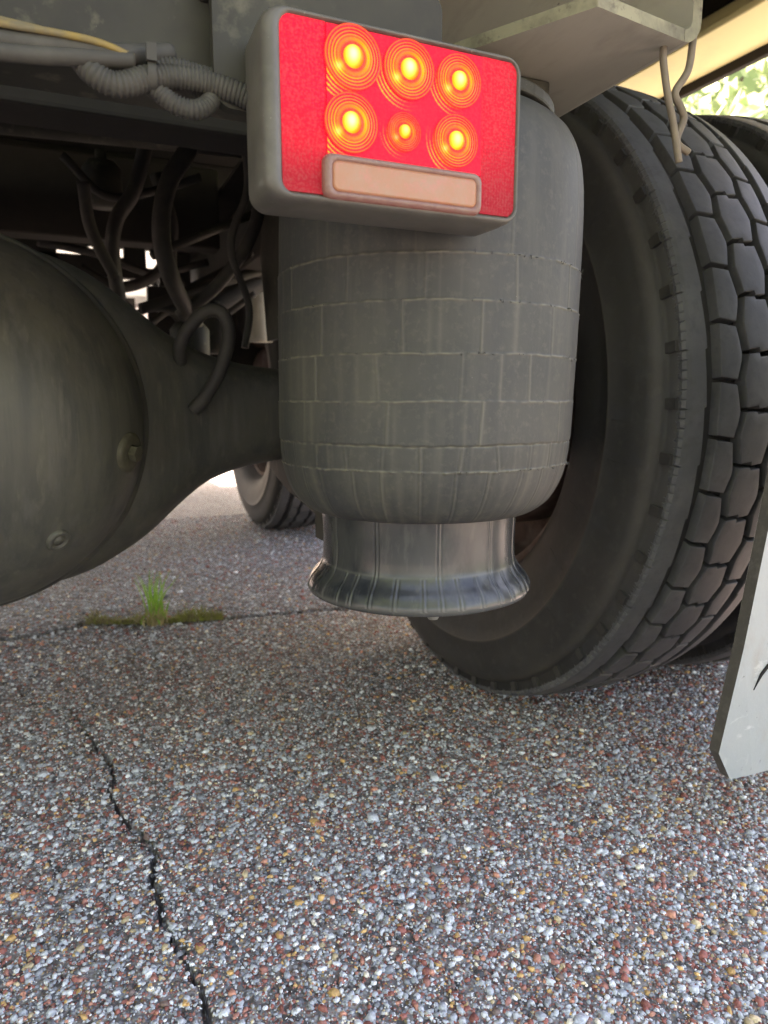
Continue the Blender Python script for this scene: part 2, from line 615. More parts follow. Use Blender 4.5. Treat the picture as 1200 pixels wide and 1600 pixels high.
def ground():
    # one sheet to the horizon: a fine grid close to the camera, coarse rings outside it
    xs = np.concatenate([[-160, -60, -20, -8, -4, -2, -1.2, -.8], np.arange(-.6, -.05, .006), np.arange(-.05, .125, .002), np.arange(.126, 1.2, .006), [1.3, 1.6, 2.2, 4, 8, 20, 60, 160]])
    ys = np.concatenate([[-160, -60, -20, -8, -4, -2, -1, -.4, -.05], np.arange(.1, 1.5, .006), np.arange(1.5, 1.72, .003), [1.73, 1.76, 1.8, 1.95, 2.2, 2.6, 3.2, 4, 6, 10, 20, 60, 160]])
    X, Y = np.meshgrid(xs, ys)
    P = np.stack([X.ravel(), Y.ravel()], 1)
    q = crack_dist(P)
    z = np.where(q < 1.6, -.02 * np.clip(1.6 - q, 0, 1), 0)
    near = ((P[:, 0] > -.6) & (P[:, 0] < 1.2) & (P[:, 1] > .1) & (P[:, 1] < 1.8))
    z = z + near * rng.normal(0, .0005, len(P))
    nx, ny = len(xs), len(ys)
    i = (np.arange(ny - 1)[:, None] * nx + np.arange(nx - 1)[None]).ravel()
    F = np.stack([i, i + 1, i + nx + 1, i + nx], 1)
    me = bpy.data.meshes.new('ground')
    me.vertices.add(len(P))
    me.vertices.foreach_set('co', np.column_stack([P, z]).ravel())
    me.loops.add(F.size)
    me.loops.foreach_set('vertex_index', F.ravel())
    me.polygons.add(len(F))
    me.polygons.foreach_set('loop_start', np.arange(0, F.size, 4))
    me.update(calc_edges=True)
    me.materials.append(M['asphalt'])
    o = link('asphalt_ground', me, (0, 0, 0))
    tag(o, 'worn grey asphalt with exposed stones and thin cracks', None, None, 'structure')


ground()


def stones():
    # crushed aggregate standing proud of the binder, each an angular chip of its own
    PAL = np.array([(.38, .40, .43), (.28, .30, .33), (.48, .495, .52), (.19, .20, .22), (.62, .62, .62), (.24, .085, .07), (.32, .14, .115), (.15, .11, .10),
                    (.48, .29, .12), (.44, .35, .22), (.66, .60, .50), (.06, .062, .07), (.46, .21, .15), (.18, .12, .105)])
    PW = np.array([.20, .16, .14, .08, .05, .13, .07, .04, .045, .03, .02, .02, .03, .015])
    PW2 = np.array([.09, .08, .10, .06, .09, .18, .13, .13, .04, .03, .04, .02, .06, .07])
    PW, PW2 = PW / PW.sum(), PW2 / PW2.sum()
    # camera-near ground gets them, thinning out with distance where they stop being told apart
    N = 385000
    y = .22 + 1.43 * rng.uniform(0, 1, N) ** 1.25
    x = rng.uniform(-.45, 1.35, N)
    keep = (x > -.17 - .16 * y) & (x < .29 + 1.02 * y) & (rng.uniform(0, 1, N) < np.interp(y, [.2, .85, 1.1, 1.65], [1, 1, .55, .10]))
    keep &= (x < .62) | (np.hypot(x - .8, y - 1.1) > .12)
    P = np.stack([x, y], 1)[keep]
    size = np.exp(rng.normal(math.log(.00130), .56, len(P))).clip(.0006, .0060)
    big = rng.uniform(0, 1, len(P)) < .012
    size[big] *= 1.7
    # farther on only the larger chips can still be told apart
    nf = 30000
    yf = rng.uniform(1.35, 3.1, nf)
    xf = rng.uniform(-.5, 1.6, nf)
    kf = (xf > -.10 - .14 * yf) & (xf < .55 + .30 * yf)
    P = np.concatenate([P, np.stack([xf, yf], 1)[kf]])
    size = np.concatenate([size, np.exp(rng.normal(math.log(.0026), .4, kf.sum())).clip(.0018, .008)])
    ok = crack_dist(P) > 1.0 + size / .003 * np.where(P[:, 1] > 1.4, .25, .35)
    P, size = P[ok], size[ok]
    verts, faces, cols, base = [], [], [], 0
    T_big = [(0, 1, 6), (1, 7, 6), (1, 2, 7), (2, 8, 7), (2, 3, 8), (3, 9, 8), (3, 4, 9), (4, 10, 9), (4, 5, 10), (5, 0, 6), (5, 6, 10), (6, 7, 8), (6, 8, 9), (6, 9, 10)]
    T_small = [(0, 1, 4), (1, 5, 4), (1, 2, 5), (2, 6, 5), (2, 3, 6), (3, 0, 6), (0, 4, 6), (4, 5, 6)]
    for sel, nb, nu, T in ((size > .0017, 6, 5, T_big), (size <= .0017, 4, 3, T_small)):
        p, sz = P[sel], size[sel]
        n = len(p)
        ab = np.linspace(0, 2 * PI, nb, endpoint=False)
        au = np.linspace(.3, 2 * PI + .3, nu, endpoint=False)
        rb = rng.uniform(.60, 1.22, (n, nb))
        ru = rng.uniform(.45, .92, (n, nu))
        asp = rng.uniform(.45, 1.0, n)
        rot = rng.uniform(0, 2 * PI, n)
        tx, ty = rng.normal(0, .22, n), rng.normal(0, .22, n)
        hgt = sz * rng.uniform(.22, .50, n)
        V = np.zeros((n, nb + nu, 3))
        for s_, ang, rr, zz in ((slice(0, nb), ab, rb, -.5), (slice(nb, nb + nu), au, ru, 1.0)):
            lx = np.cos(ang)[None] * rr * sz[:, None]
            ly = np.sin(ang)[None] * rr * (sz * asp)[:, None]
            V[:, s_, 0] = lx * np.cos(rot)[:, None] - ly * np.sin(rot)[:, None]
            V[:, s_, 1] = lx * np.sin(rot)[:, None] + ly * np.cos(rot)[:, None]
            V[:, s_, 2] = zz * hgt[:, None]
        V[:, nb:, 2] += V[:, nb:, 0] * tx[:, None] + V[:, nb:, 1] * ty[:, None]
        V[:, :, :2] += p[:, None]
        V[:, :, 2] += (rng.uniform(-.0002, .0006, n) + .0005)[:, None]
        F = (np.array(T)[None] + (base + np.arange(n) * (nb + nu))[:, None, None]).reshape(-1, 3)
        c = PAL[np.where(sz > .0019, rng.choice(len(PAL), n, p=PW), rng.choice(len(PAL), n, p=PW2))] * rng.uniform(.75, 1.25, n)[:, None] * 1.45
        rgba = np.ones((n, nb + nu, 4))
        rgba[:, :, :3] = c[:, None]
        verts.append(V.reshape(-1, 3))
        faces.append(F)
        cols.append(rgba.reshape(-1, 4))
        base += n * (nb + nu)
    V, F, rgba = np.concatenate(verts), np.concatenate(faces), np.concatenate(cols)
    me = bpy.data.meshes.new('pebbles')
    me.vertices.add(len(V))
    me.vertices.foreach_set('co', V.ravel())
    me.loops.add(F.size)
    me.loops.foreach_set('vertex_index', F.ravel())
    me.polygons.add(len(F))
    me.polygons.foreach_set('loop_start', np.arange(0, F.size, 3))
    me.update(calc_edges=True)
    me.attributes.new('stone', 'FLOAT_COLOR', 'POINT').data.foreach_set('color', rgba.ravel())
    me.materials.append(M['stone'])
    o = link('pebbles', me, (0, 0, 0))
    tag(o, 'grey, rust red and ochre stone chips set in the asphalt', None, None, 'stuff')


stones()

# grass verge and the trees beside the lot
mb = MB()
mb.add([(3.6, -25, .004), (160, -25, .004), (160, 160, .004), (3.6, 160, .004)], [(0, 1, 2, 3)])
tag(mb.build('grass_verge', 'verge'), 'mown grass verge beside the asphalt lot', None, None, 'structure')


def crown_mesh(seed, n=3300, rx=1.9, rz=2.2):
    g = np.random.default_rng(seed)
    cl = g.normal(0, .5, (34, 3)) * (rx, rx, rz)
    cl *= (1 / np.maximum(1, np.linalg.norm(cl / (rx, rx, rz), axis=1)))[:, None]
    c = cl[g.integers(0, len(cl), n)] + g.normal(0, .30, (n, 3))
    a, b = g.normal(size=(n, 3)), g.normal(size=(n, 3))
    a /= np.linalg.norm(a, axis=1)[:, None]
    b -= a * (a * b).sum(1)[:, None]
    b /= np.linalg.norm(b, axis=1)[:, None]
    s = g.uniform(.05, .11, n)[:, None]
    V = np.stack([c - a * s, c + b * s * .5, c + a * s, c - b * s * .5], 1).reshape(-1, 3)
    me = bpy.data.meshes.new('crown')
    me.from_pydata(V.tolist(), [], (np.arange(n * 4).reshape(-1, 4)).tolist())
    me.materials.append(M['leaf'])
    return me, cl


CR = [crown_mesh(s) for s in (11, 12, 13)]
tlab = ['leafy green tree behind the dangling wires and tyre', 'bright green tree behind the outer tyre at the lot edge', 'leafy tree on the verge past the body side',
        'green tree on the verge farther along the lot', 'far leafy tree on the verge ahead of the truck'] + ['leafy tree straight behind the truck', 'leafy tree behind the truck, back from its differential bowl', 'leafy tree off the left rear corner of the truck',
        'leafy tree beside the left dual wheels of the truck']  # last four trees stand out of view, added to block sky light
for i, (x, y, s, zc) in enumerate([(5.6, 4.1, 1.0, 2.7), (5.9, 6.6, 1.1, 3.0), (7.6, 5.2, 1.4, 4.2), (6.4, 9.6, 1.15, 3.1), (6.8, 13.5, 1.2, 3.3), (-.6, -9.0, 1.8, 4.2), (-3.6, -6.8, 1.7, 4.0), (-5.6, -3.6, 1.8, 4.3), (-6.4, .2, 1.8, 4.2)]):
    t = empty('broadleaf_tree', (x, y, 0))
    tag(t, tlab[i], 'tree', 'trees on the verge beyond the truck')
    me, cl = CR[i % 3]
    o = link('crown', me, (x, y, zc), t)
    o.scale = (s, s, s)
    o.rotation_euler.z = i * 1.3
    tb = MB()
    tb.tube([(x, y, -.1), (x + .04, y, 1.0), (x - .03, y + .05, zc)], list(np.linspace(.16, .06, 40)), 9)
    ca, sa = math.cos(i * 1.3), math.sin(i * 1.3)
    for q in cl[:7] * s:
        q = (q[0] * ca - q[1] * sa, q[0] * sa + q[1] * ca, q[2])
        tb.tube([(x, y, zc - .9 * s), (x + q[0] * .5, y + q[1] * .5, zc - .3 + q[2] * .4), (x + q[0], y + q[1], zc + q[2])], list(np.linspace(.05, .012, 26)), 6)
    tb.build('trunk', 'bark', t, recalc=False)

# ================================================================ TRUCK
truck = empty('box_truck', (.0, 2.6, 0))
tag(truck, 'dusty heavy truck, tail end with lit red light, air spring and dual tyres', 'truck')

# ---- cargo body and cab
mb = MB()
mb.box(-1.2, 1.2, .22, 2.9, 1.34, 3.5)  # unseen tail overhang lengthened to shade the ground and underbody
body = mb.build('cargo_body', 'white_paint', truck, .02)
mb = MB()
mb.box(-1.185, 1.185, .22, 2.9, 1.235, 1.335)
for k in range(7):
    y = .25 + k * .43
    mb.box(-1.05, 1.05, y, y + .06, 1.17, 1.234)
mb.build('floor_beam', 'body_floor', body, .004)
mb = MB()
mb.box(1.188, 1.212, .22, 2.9, 1.1505, 1.330)
mb.box(1.072, 1.202, .22, 2.9, 1.138, 1.150)
mb.build('side_skirt', 'cream', body, .003, 'pale yellow lower edge of the cargo body side')
mb = MB()
mb.box(1.2025, 1.216, .22, 2.9, 1.122, 1.1500)
mb.build('skirt_trim', 'dark', body, .002)
mb = MB()
mb.prism([(3.75, .95), (5.4, .95), (5.5, 1.6), (5.1, 2.6), (3.75, 2.7)], 0, -1.1, 1.1)
cab = mb.build('cab', 'white_paint', truck, .05)
mb = MB()
mb.box(-.8, .8, 3.742, 3.748, 1.9, 2.4)
mb.build('rear_window', 'glass', cab)

# ---- chassis
mb = MB()
F = [(.393, .485), (.497, .499), (.497, 1.0), (.395, 1.0), (.380, .8), (.327, .604)]
mb.prism(F, 2, .800, .810, 0, 1)
arc = [(.497 + .018 * math.sin(a), .818 - .018 * math.cos(a)) for a in np.linspace(0, PI / 2, 7)]
arc_i = [(.497 + .008 * math.sin(a), .818 - .008 * math.cos(a)) for a in np.linspace(0, PI / 2, 7)]
web = arc + [(.515, 1.06), (.505, 1.06)] + arc_i[::-1]
mb.prism(web, 1, .499, 1.0, 0)
n0 = len(web)
for k in range(len(mb.f)):
    ys = [mb.v[i][1] for i in mb.f[k]]
    if max(ys) < .52 and len(mb.f[k]) > 4:
        mb.m[k] = 1
mb.box(.40, .505, .505, 1.0, 1.061, 1.071)
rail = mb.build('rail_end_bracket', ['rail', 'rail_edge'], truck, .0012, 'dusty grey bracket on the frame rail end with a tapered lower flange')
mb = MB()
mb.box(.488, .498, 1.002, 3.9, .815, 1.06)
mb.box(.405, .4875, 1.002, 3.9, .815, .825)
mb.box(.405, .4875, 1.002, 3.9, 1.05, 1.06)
mb.build('frame_rail', 'dark', truck, .003)  # far rail coloured darker to stand in for the shade under the truck
mb = MB()
mb.box(-.515, -.505, .60, 3.9, .80, 1.06)
mb.box(-.505, -.41, .60, 3.9, .80, .81)
mb.box(-.505, -.41, .60, 3.9, 1.05, 1.06)
mb.build('frame_rail', 'frame', truck, .003)
mb = MB()
prof = [(.530, .716), (.60, .716), (.60, .84), (.590, .85), (.545, .85), (.530, .835)]
mb.prism(prof, 0, -.504, .262)
xm = mb.build('rear_crossmember', 'frame', truck, .006)
for k, (x, z) in enumerate([(-.01, .80), (.025, .765), (.10, .77), (.115, .80), (-.06, .77)]):
    b = MB()
    b.lathe([(.0001, -.006), (.0045, -.0055), (.006, -.003), (.006, .0002)], (x, .530, z), 1, 10)
    b.build('rivet', 'frame', xm, recalc=True)
mb = MB()
mb.box(-.504, .399, .95, 1.03, .83, 1.05)
mb.build('crossmember', 'dark', truck, .005)
mb = MB()
mb.box(-.504, .399, 2.0, 2.08, .90, 1.10)
mb.build('crossmember', 'dark', truck, .005)
mb = MB()
mb.tube([(-.55, 1.5, .985), (.6, 1.5, 1.025)], .037, 20)
mb.build('cross_tube', 'frame', truck)

# ---- rear axle
AX, AZ = 1.07, .479
hx = np.array([-1.05, -.56, -.49, -.42, -.378, -.336, -.276, -.21, -.135, -.06, .006, .066, .108, .15, .21, .285, .34, .86])
ht = np.array([.546, .546, .556, .578, .607, .646, .682, .697, .703, .697, .682, .646, .607, .578, .556, .546, .545, .545])
hb = np.array([.411, .411, .397, .368, .320, .293, .26, .25, .246, .25, .26, .293, .32, .368, .397, .411, .412, .412])


def axle_housing(y0, name='axle_housing'):
    xs = np.linspace(hx[0], hx[-1], 130)

    def sm(a):
        q = np.interp(xs, hx, a)
        k = np.ones(5) / 5
        r = np.convolve(np.pad(q, 2, mode='edge'), k, 'valid')
        return r
    T, B = sm(ht), sm(hb)
    n = 40
    v, f = [], []
    for i, x in enumerate(xs):
        zc, h = (T[i] + B[i]) / 2, (T[i] - B[i]) / 2
        yd = .067 + (h - .067) * .42
        for k in range(n):
            t = 2 * PI * k / n
            c, s_ = math.cos(t), math.sin(t)
            e = .75
            v.append((x, y0 + yd * math.copysign(abs(c) ** e, c), zc + h * math.copysign(abs(s_) ** e, s_)))
    for i in range(len(xs) - 1):
        for k in range(n):
            f.append((i * n + k, i * n + (k + 1) % n, (i + 1) * n + (k + 1) % n, (i + 1) * n + k))
    mb = MB()
    mb.add(v, f, 0, True)
    o = mb.build(name, 'axle', truck, 0, 'dirty cast rear axle housing with a round differential bowl')
    return o


axle = axle_housing(AX)
DC = np.array([-.135, .96, .474])       # bowl centre


def bowl_y(r):
    return DC[1] - .155 * math.sqrt(max(0, 1 - (r / .222) ** 2.3))


mb = MB()
pr = [(.0005, bowl_y(0))]
for r in list(np.linspace(.02, .20, 22)) + [.207, .212, .216, .219, .221, .222]:
    pr.append((r, bowl_y(r)))
pr += [(.226, .962), (.230, .97), (.226, .99)]
mb.lathe([(r, a) for r, a in pr], (DC[0], 0, DC[2]), 1, 96)
bowl = mb.build('differential_bowl', 'axle', axle, 0, 'big rounded differential bowl with streaks of grime')


def on_bowl(dx, dz):
    r = math.hypot(dx, dz)
    y = bowl_y(r)
    e = 1e-3
    s = (bowl_y(r + e) - y) / e
    nrm = Vector((s * dx / r, -1, s * dz / r)).normalized()
    return Vector((DC[0] + dx, y, DC[2] + dz)), nrm


def plug(dx, dz, prof, seg, name, m, label, off=0.0):
    p, nrm = on_bowl(dx, dz)
    b = MB()
    b.lathe(prof, (0, 0, 0), 2, 32, 0, True)
    if seg:
        b.lathe([(.0001, seg[1]), (seg[0], seg[1]), (seg[0], seg[2]), (seg[0] * 1.02, 0)], (0, 0, 0), 2, 6, 0, False)
    me, c = b.mesh(name, [m], (0, 0, 0))
    o = link(name, me, p + nrm * off, axle, 0, label)
    o.rotation_euler = nrm.to_track_quat('Z', 'Y').to_euler()
    return o


plug(.115, -.128, [(.014, -.002), (.0135, .002), (.011, .0035), (.0085, .0035), (.0078, .001), (.0055, .001), (.005, .003), (.0001, .003)], None, 'drain_plug', 'axle', 'round drain plug low on the bowl')
plug(.197, -.035, [(.024, -.006), (.0235, .001), (.019, .003), (.010, .003)], (.0098, .011, .003), 'filler_plug', 'olive_bolt', 'olive filler plug with a square head at the bowl rim', .001)
# breather loop welded on the housing
mb = MB()
mb.tube([(.140, 1.0, .550), (.140, .985, .574), (.153, .975, .597), (.172, .968, .614), (.191, .962, .612), (.198, .957, .584), (.184, .953, .538), (.165, .955, .506), (.149, .962, .486)], .0088, 14)
mb.build('vent_hose', 'hose', axle, 0, 'short hose bent in a loop over the axle arm')
ax2 = axle.copy()
COL.objects.link(ax2)
ax2.location.y += 1.68
ax2['label'] = 'dark front drive axle housing farther under the truck'
WORLD[ax2] = WORLD[axle] + Vector((0, 1.68, 0))

# ---- wheels
XC, TR = .717, .495


def crown(x):
    return TR - .010 * ((x - XC) / .105) ** 2


NP = 48
WC = Vector((XC, AX, .490))


def carcass_mb():
    mb = MB()
    half = [(.640, .285), (.618, .296), (.603, .315), (.594, .34), (.5885, .375), (.588, .392), (.5862, .394), (.5862, .3965), (.588, .3985), (.590, .425), (.5945, .447), (.599, .458), (.6035, .4605), (.606, .4625),
            (.609, .4625), (.613, .4655), (.6135, .478), (.63, .4795)]
    prof = [(r, x) for x, r in half] + [(r, 2 * XC - x) for x, r in half[::-1]]
    prof = [(.272, .66)] + prof + [(.272, 2 * XC - .66)]
    mb.lathe([(r, x - XC) for r, x in prof], (0, 0, 0), 0, 144)
    # moulded buttress lugs and sipe ticks under the shoulder
    for side in (-1, 1):
        for k in range(NP):
            a0 = (k + .1) * 2 * PI / NP
            for da, wd, r0, r1, x0, x1 in ((0, .0125, .4605, .4775, .1035, .1086),):
                c = a0 + da / TR
                h = wd / TR / 2
                v = []
                for x in (x0, x1):
                    for rr in (r0, r1):
                        for aa in (c - h, c + h):
                            v.append((side * (x if rr == r1 or da else x), -rr * math.cos(aa), rr * math.sin(aa)))
                mb.add(v, [(0, 1, 3, 2), (4, 6, 7, 5), (0, 4, 5, 1), (2, 3, 7, 6), (0, 2, 6, 4), (1, 5, 7, 3)])
    # faint raised moulding bars across the sidewall
    g = np.random.default_rng(3)
    for side in (-1, 1):
        for k in range(34):
            a = k * 2 * PI / 34 + g.uniform(-.04, .04)
            r0, r1 = (.345, .385) if k % 3 else (.402, .432)
            h = .0009
            v = []
            for rr in (r0, (r0 + r1) / 2, r1):
                xx = np.interp(rr, [.34, .375, .40, .425, .447], [.123, .1285, .1290, .127, .1225]) + .0005
                for aa in (a - h / rr, a + h / rr):
                    v.append((side * xx, -rr * math.cos(aa), rr * math.sin(aa)))
                    v.append((side * (xx - .003), -rr * math.cos(aa), rr * math.sin(aa)))
            for i in range(2):
                b = i * 4
                mb.add(v, [], 0)
                o = len(mb.v) - len(v)
                mb.f += [(o + b, o + b + 2, o + b + 6, o + b + 4), (o + b, o + b + 4, o + b + 5, o + b + 1), (o + b + 2, o + b + 3, o + b + 7, o + b + 6)]
                mb.m += [0] * 3
                mb.sm += [False] * 3
    return mb


def shoulder_mb(side):
    """continuous shoulder rib: stepped edge to the groove, sipes cut in its outer edge"""
    mb = MB()
    N = NP * 48
    g = np.random.default_rng(5)
    v = []
    for i in range(N):
        a = i * 2 * PI / N
        ph = (i % 48) / 48
        saw = .0030 * (1 - ph) if ph > .04 else .0
        cut = (.0013 if (i // 8) % 6 else .0032) if i % 8 == 0 else 0.0
        j = g.normal(0, .0003)
        xe = .6135
        xo = .6405 + saw
        for x, dr in ((xe, .020), (xe + j * .5 + cut * .6, .004 + cut), (xe + .0025 + cut, .0006), (.622, 0), (xo - .0012, .0002), (xo, .0016), (xo + .003, .0155)):
            r = crown(x) - dr
            v.append((side * (XC - x) * -1 if side < 0 else (XC - x), -r * math.cos(a), r * math.sin(a)))
    if side < 0:
        v = [(-(abs(p[0])), p[1], p[2]) for p in v]
    else:
        v = [(abs(p[0]), p[1], p[2]) for p in v]
    f = []
    for i in range(N):
        j = (i + 1) % N
        for k in range(6):
            f.append((i * 7 + k, i * 7 + k + 1, j * 7 + k + 1, j * 7 + k))
    mb.add(v, f, 0, False)
    return mb


PIT = 2 * PI * TR / NP                      # 0.0648
ROWS = [  # polygons (x, s) of the three rows of tread blocks, interlocking along zigzag grooves; s up the tyre
    [(.6592, .0318), (.6835, .0282), (.6880, .012), (.6908, -.004), (.6900, -.013), (.6842, -.0338), (.6588, -.0302), (.6580, .002)],
    [(.6990, .0300), (.7165, .0322), (.7178, .0282), (.7352, .0300), (.7402, .008), (.7422, -.003), (.7408, -.010), (.7350, -.0322), (.7182, -.0338), (.7168, -.0300), (.6992, -.0320), (.6950, -.012), (.6926, -.001), (.6938, .008)],
    [(.7502, .0312), (.7762, .0286), (.7770, .002), (.7758, -.0334), (.7498, -.0308), (.7452, -.010), (.7434, .001), (.7450, .010)],
]
PHASE = [0, .5, 0]


def block_mb(poly, mb=None, a0=0.0, seed=0):
    mb = mb or MB()
    g = np.random.default_rng(seed)
    P = np.array(poly)
    P = P + g.normal(0, .0004, P.shape)
    c = P.mean(0)
    P = c + (P - c) * (.92, .955)
    n = len(P)

    def ring(Q, dr):
        o = []
        for x, q in Q:
            r = crown(x) - dr
            a = a0 + q / TR
            o.append((x - XC, -r * math.cos(a), r * math.sin(a)))
        return o
    lp = lambda k: [(k * n + i, k * n + (i + 1) % n, (k + 1) * n + (i + 1) % n, (k + 1) * n + i) for i in range(n)]
    mb.add(ring(c + (P - c) * 1.03, .0145) + ring(P, .0012), lp(0), 0, False)
    mb.add(ring(P, .0012) + ring(c + (P - c) * .975, .0002), lp(0), 0, False)
    mb.add(ring(c + (P - c) * .975, .0002) + ring(c + (P - c) * .90, 0) + ring(c + (P - c) * .5, 0), lp(0) + lp(1) + [tuple(2 * n + i for i in range(n))], 0, True)
    return mb


def rim_mb():
    mb = MB()
    pr = [(.272, -.075), (.284, -.076), (.287, -.070), (.276, -.066), (.268, -.05), (.262, .02), (.25, .05), (.16, .06), (.0005, .06)]
    mb.lathe(pr, (0, 0, 0), 0, 72)
    return mb


def drum_mb():
    mb = MB()
    mb.lathe([(.0005, -.085), (.11, -.085), (.12, -.075), (.195, -.07), (.205, -.06), (.205, .03), (.19, .055)], (0, 0, 0), 0, 56)
    mb.lathe([(.075, -.105), (.082, -.104), (.082, -.086)], (0, 0, 0), 0, 32)
    return mb


def mk(mb, name, mats):
    me, _ = mb.mesh(name, mats if isinstance(mats, list) else [mats], (0, 0, 0))
    b = bmesh.new()
    b.from_mesh(me)
    bmesh.ops.recalc_face_normals(b, faces=b.faces)
    b.to_mesh(me)
    b.free()
    return me


ME = {'tyre': mk(carcass_mb(), 'tyre', 'tyre'), 'rim': mk(rim_mb(), 'rim', 'steel'), 'drum': mk(drum_mb(), 'brake_drum', 'steel'),
      'rib_in': mk(shoulder_mb(-1), 'shoulder_rib', 'tread'), 'rib_out': mk(shoulder_mb(1), 'shoulder_rib', 'tread')}
_v = ME['tyre'].vertices                    # road dust caught on the raised ring and the bead side
_co = np.empty(len(_v) * 3)
_v.foreach_get('co', _co)
_co = _co.reshape(-1, 3)
_r = np.hypot(_co[:, 1], _co[:, 2])
_d = .6 * np.exp(-((_r - .3952) / .0013) ** 2) + .2 * np.exp(-((_r - .345) / .004) ** 2) + .2 * np.exp(-((_r - .4585) / .003) ** 2)
ME['tyre'].attributes.new('dust', 'FLOAT', 'POINT').data.foreach_set('value', _d.clip(0, 1))
BL = [[mk(block_mb(p, seed=40 + 7 * i + k), 'tread_block', 'tread') for k in range(3)] for i, p in enumerate(ROWS)]
allb = MB()
for i, p in enumerate(ROWS):
    for k in range(NP):
        block_mb(p, allb, (k + PHASE[i]) * 2 * PI / NP, 3)
ME['blocks'] = mk(allb, 'tread_blocks', 'tread')


def wheel(loc, label, single, rz=0, drum=True):
    t = empty('wheel', loc, truck, label)
    t.rotation_euler.z = rz
    link('tyre', ME['tyre'], loc, t)
    link('shoulder_rib', ME['rib_in'], loc, t)
    link('shoulder_rib', ME['rib_out'], loc, t)
    link('rim', ME['rim'], loc, t)
    if drum:
        link('brake_drum', ME['drum'], loc, t)
    if single:
        for i in range(3):
            for k in range(NP):
                o = link('tread_block', BL[i][(k * 7 + i) % 3], loc, t)
                o.rotation_euler.x = -(k + PHASE[i]) * 2 * PI / NP
    else:
        o = link('tread_blocks', ME['blocks'], loc, t)
        o['kind'] = 'stuff'
    return t


wheel(WC, 'inner dual wheel beside the air spring, its tread of worn blocks in view', True)
wheel(WC + Vector((.335, 0, 0)), 'outer dual wheel, mostly hidden behind the inner tyre', False, 0, False)
Y2 = AX + 1.68
for dx, lb in ((0, 'front dual wheel under the truck, seen behind the piston'), (.335, 'outer front dual wheel under the truck')):
    wheel(Vector((XC + .042 + dx, Y2, .490)), lb, False)
for x in (-XC - .13, -XC - .465):
    for y in (AX, Y2):
        wheel(Vector((x, y, .490)), 'left side dual wheel under the truck', False, PI)

# ---- air spring
SX, SY = .338, .655


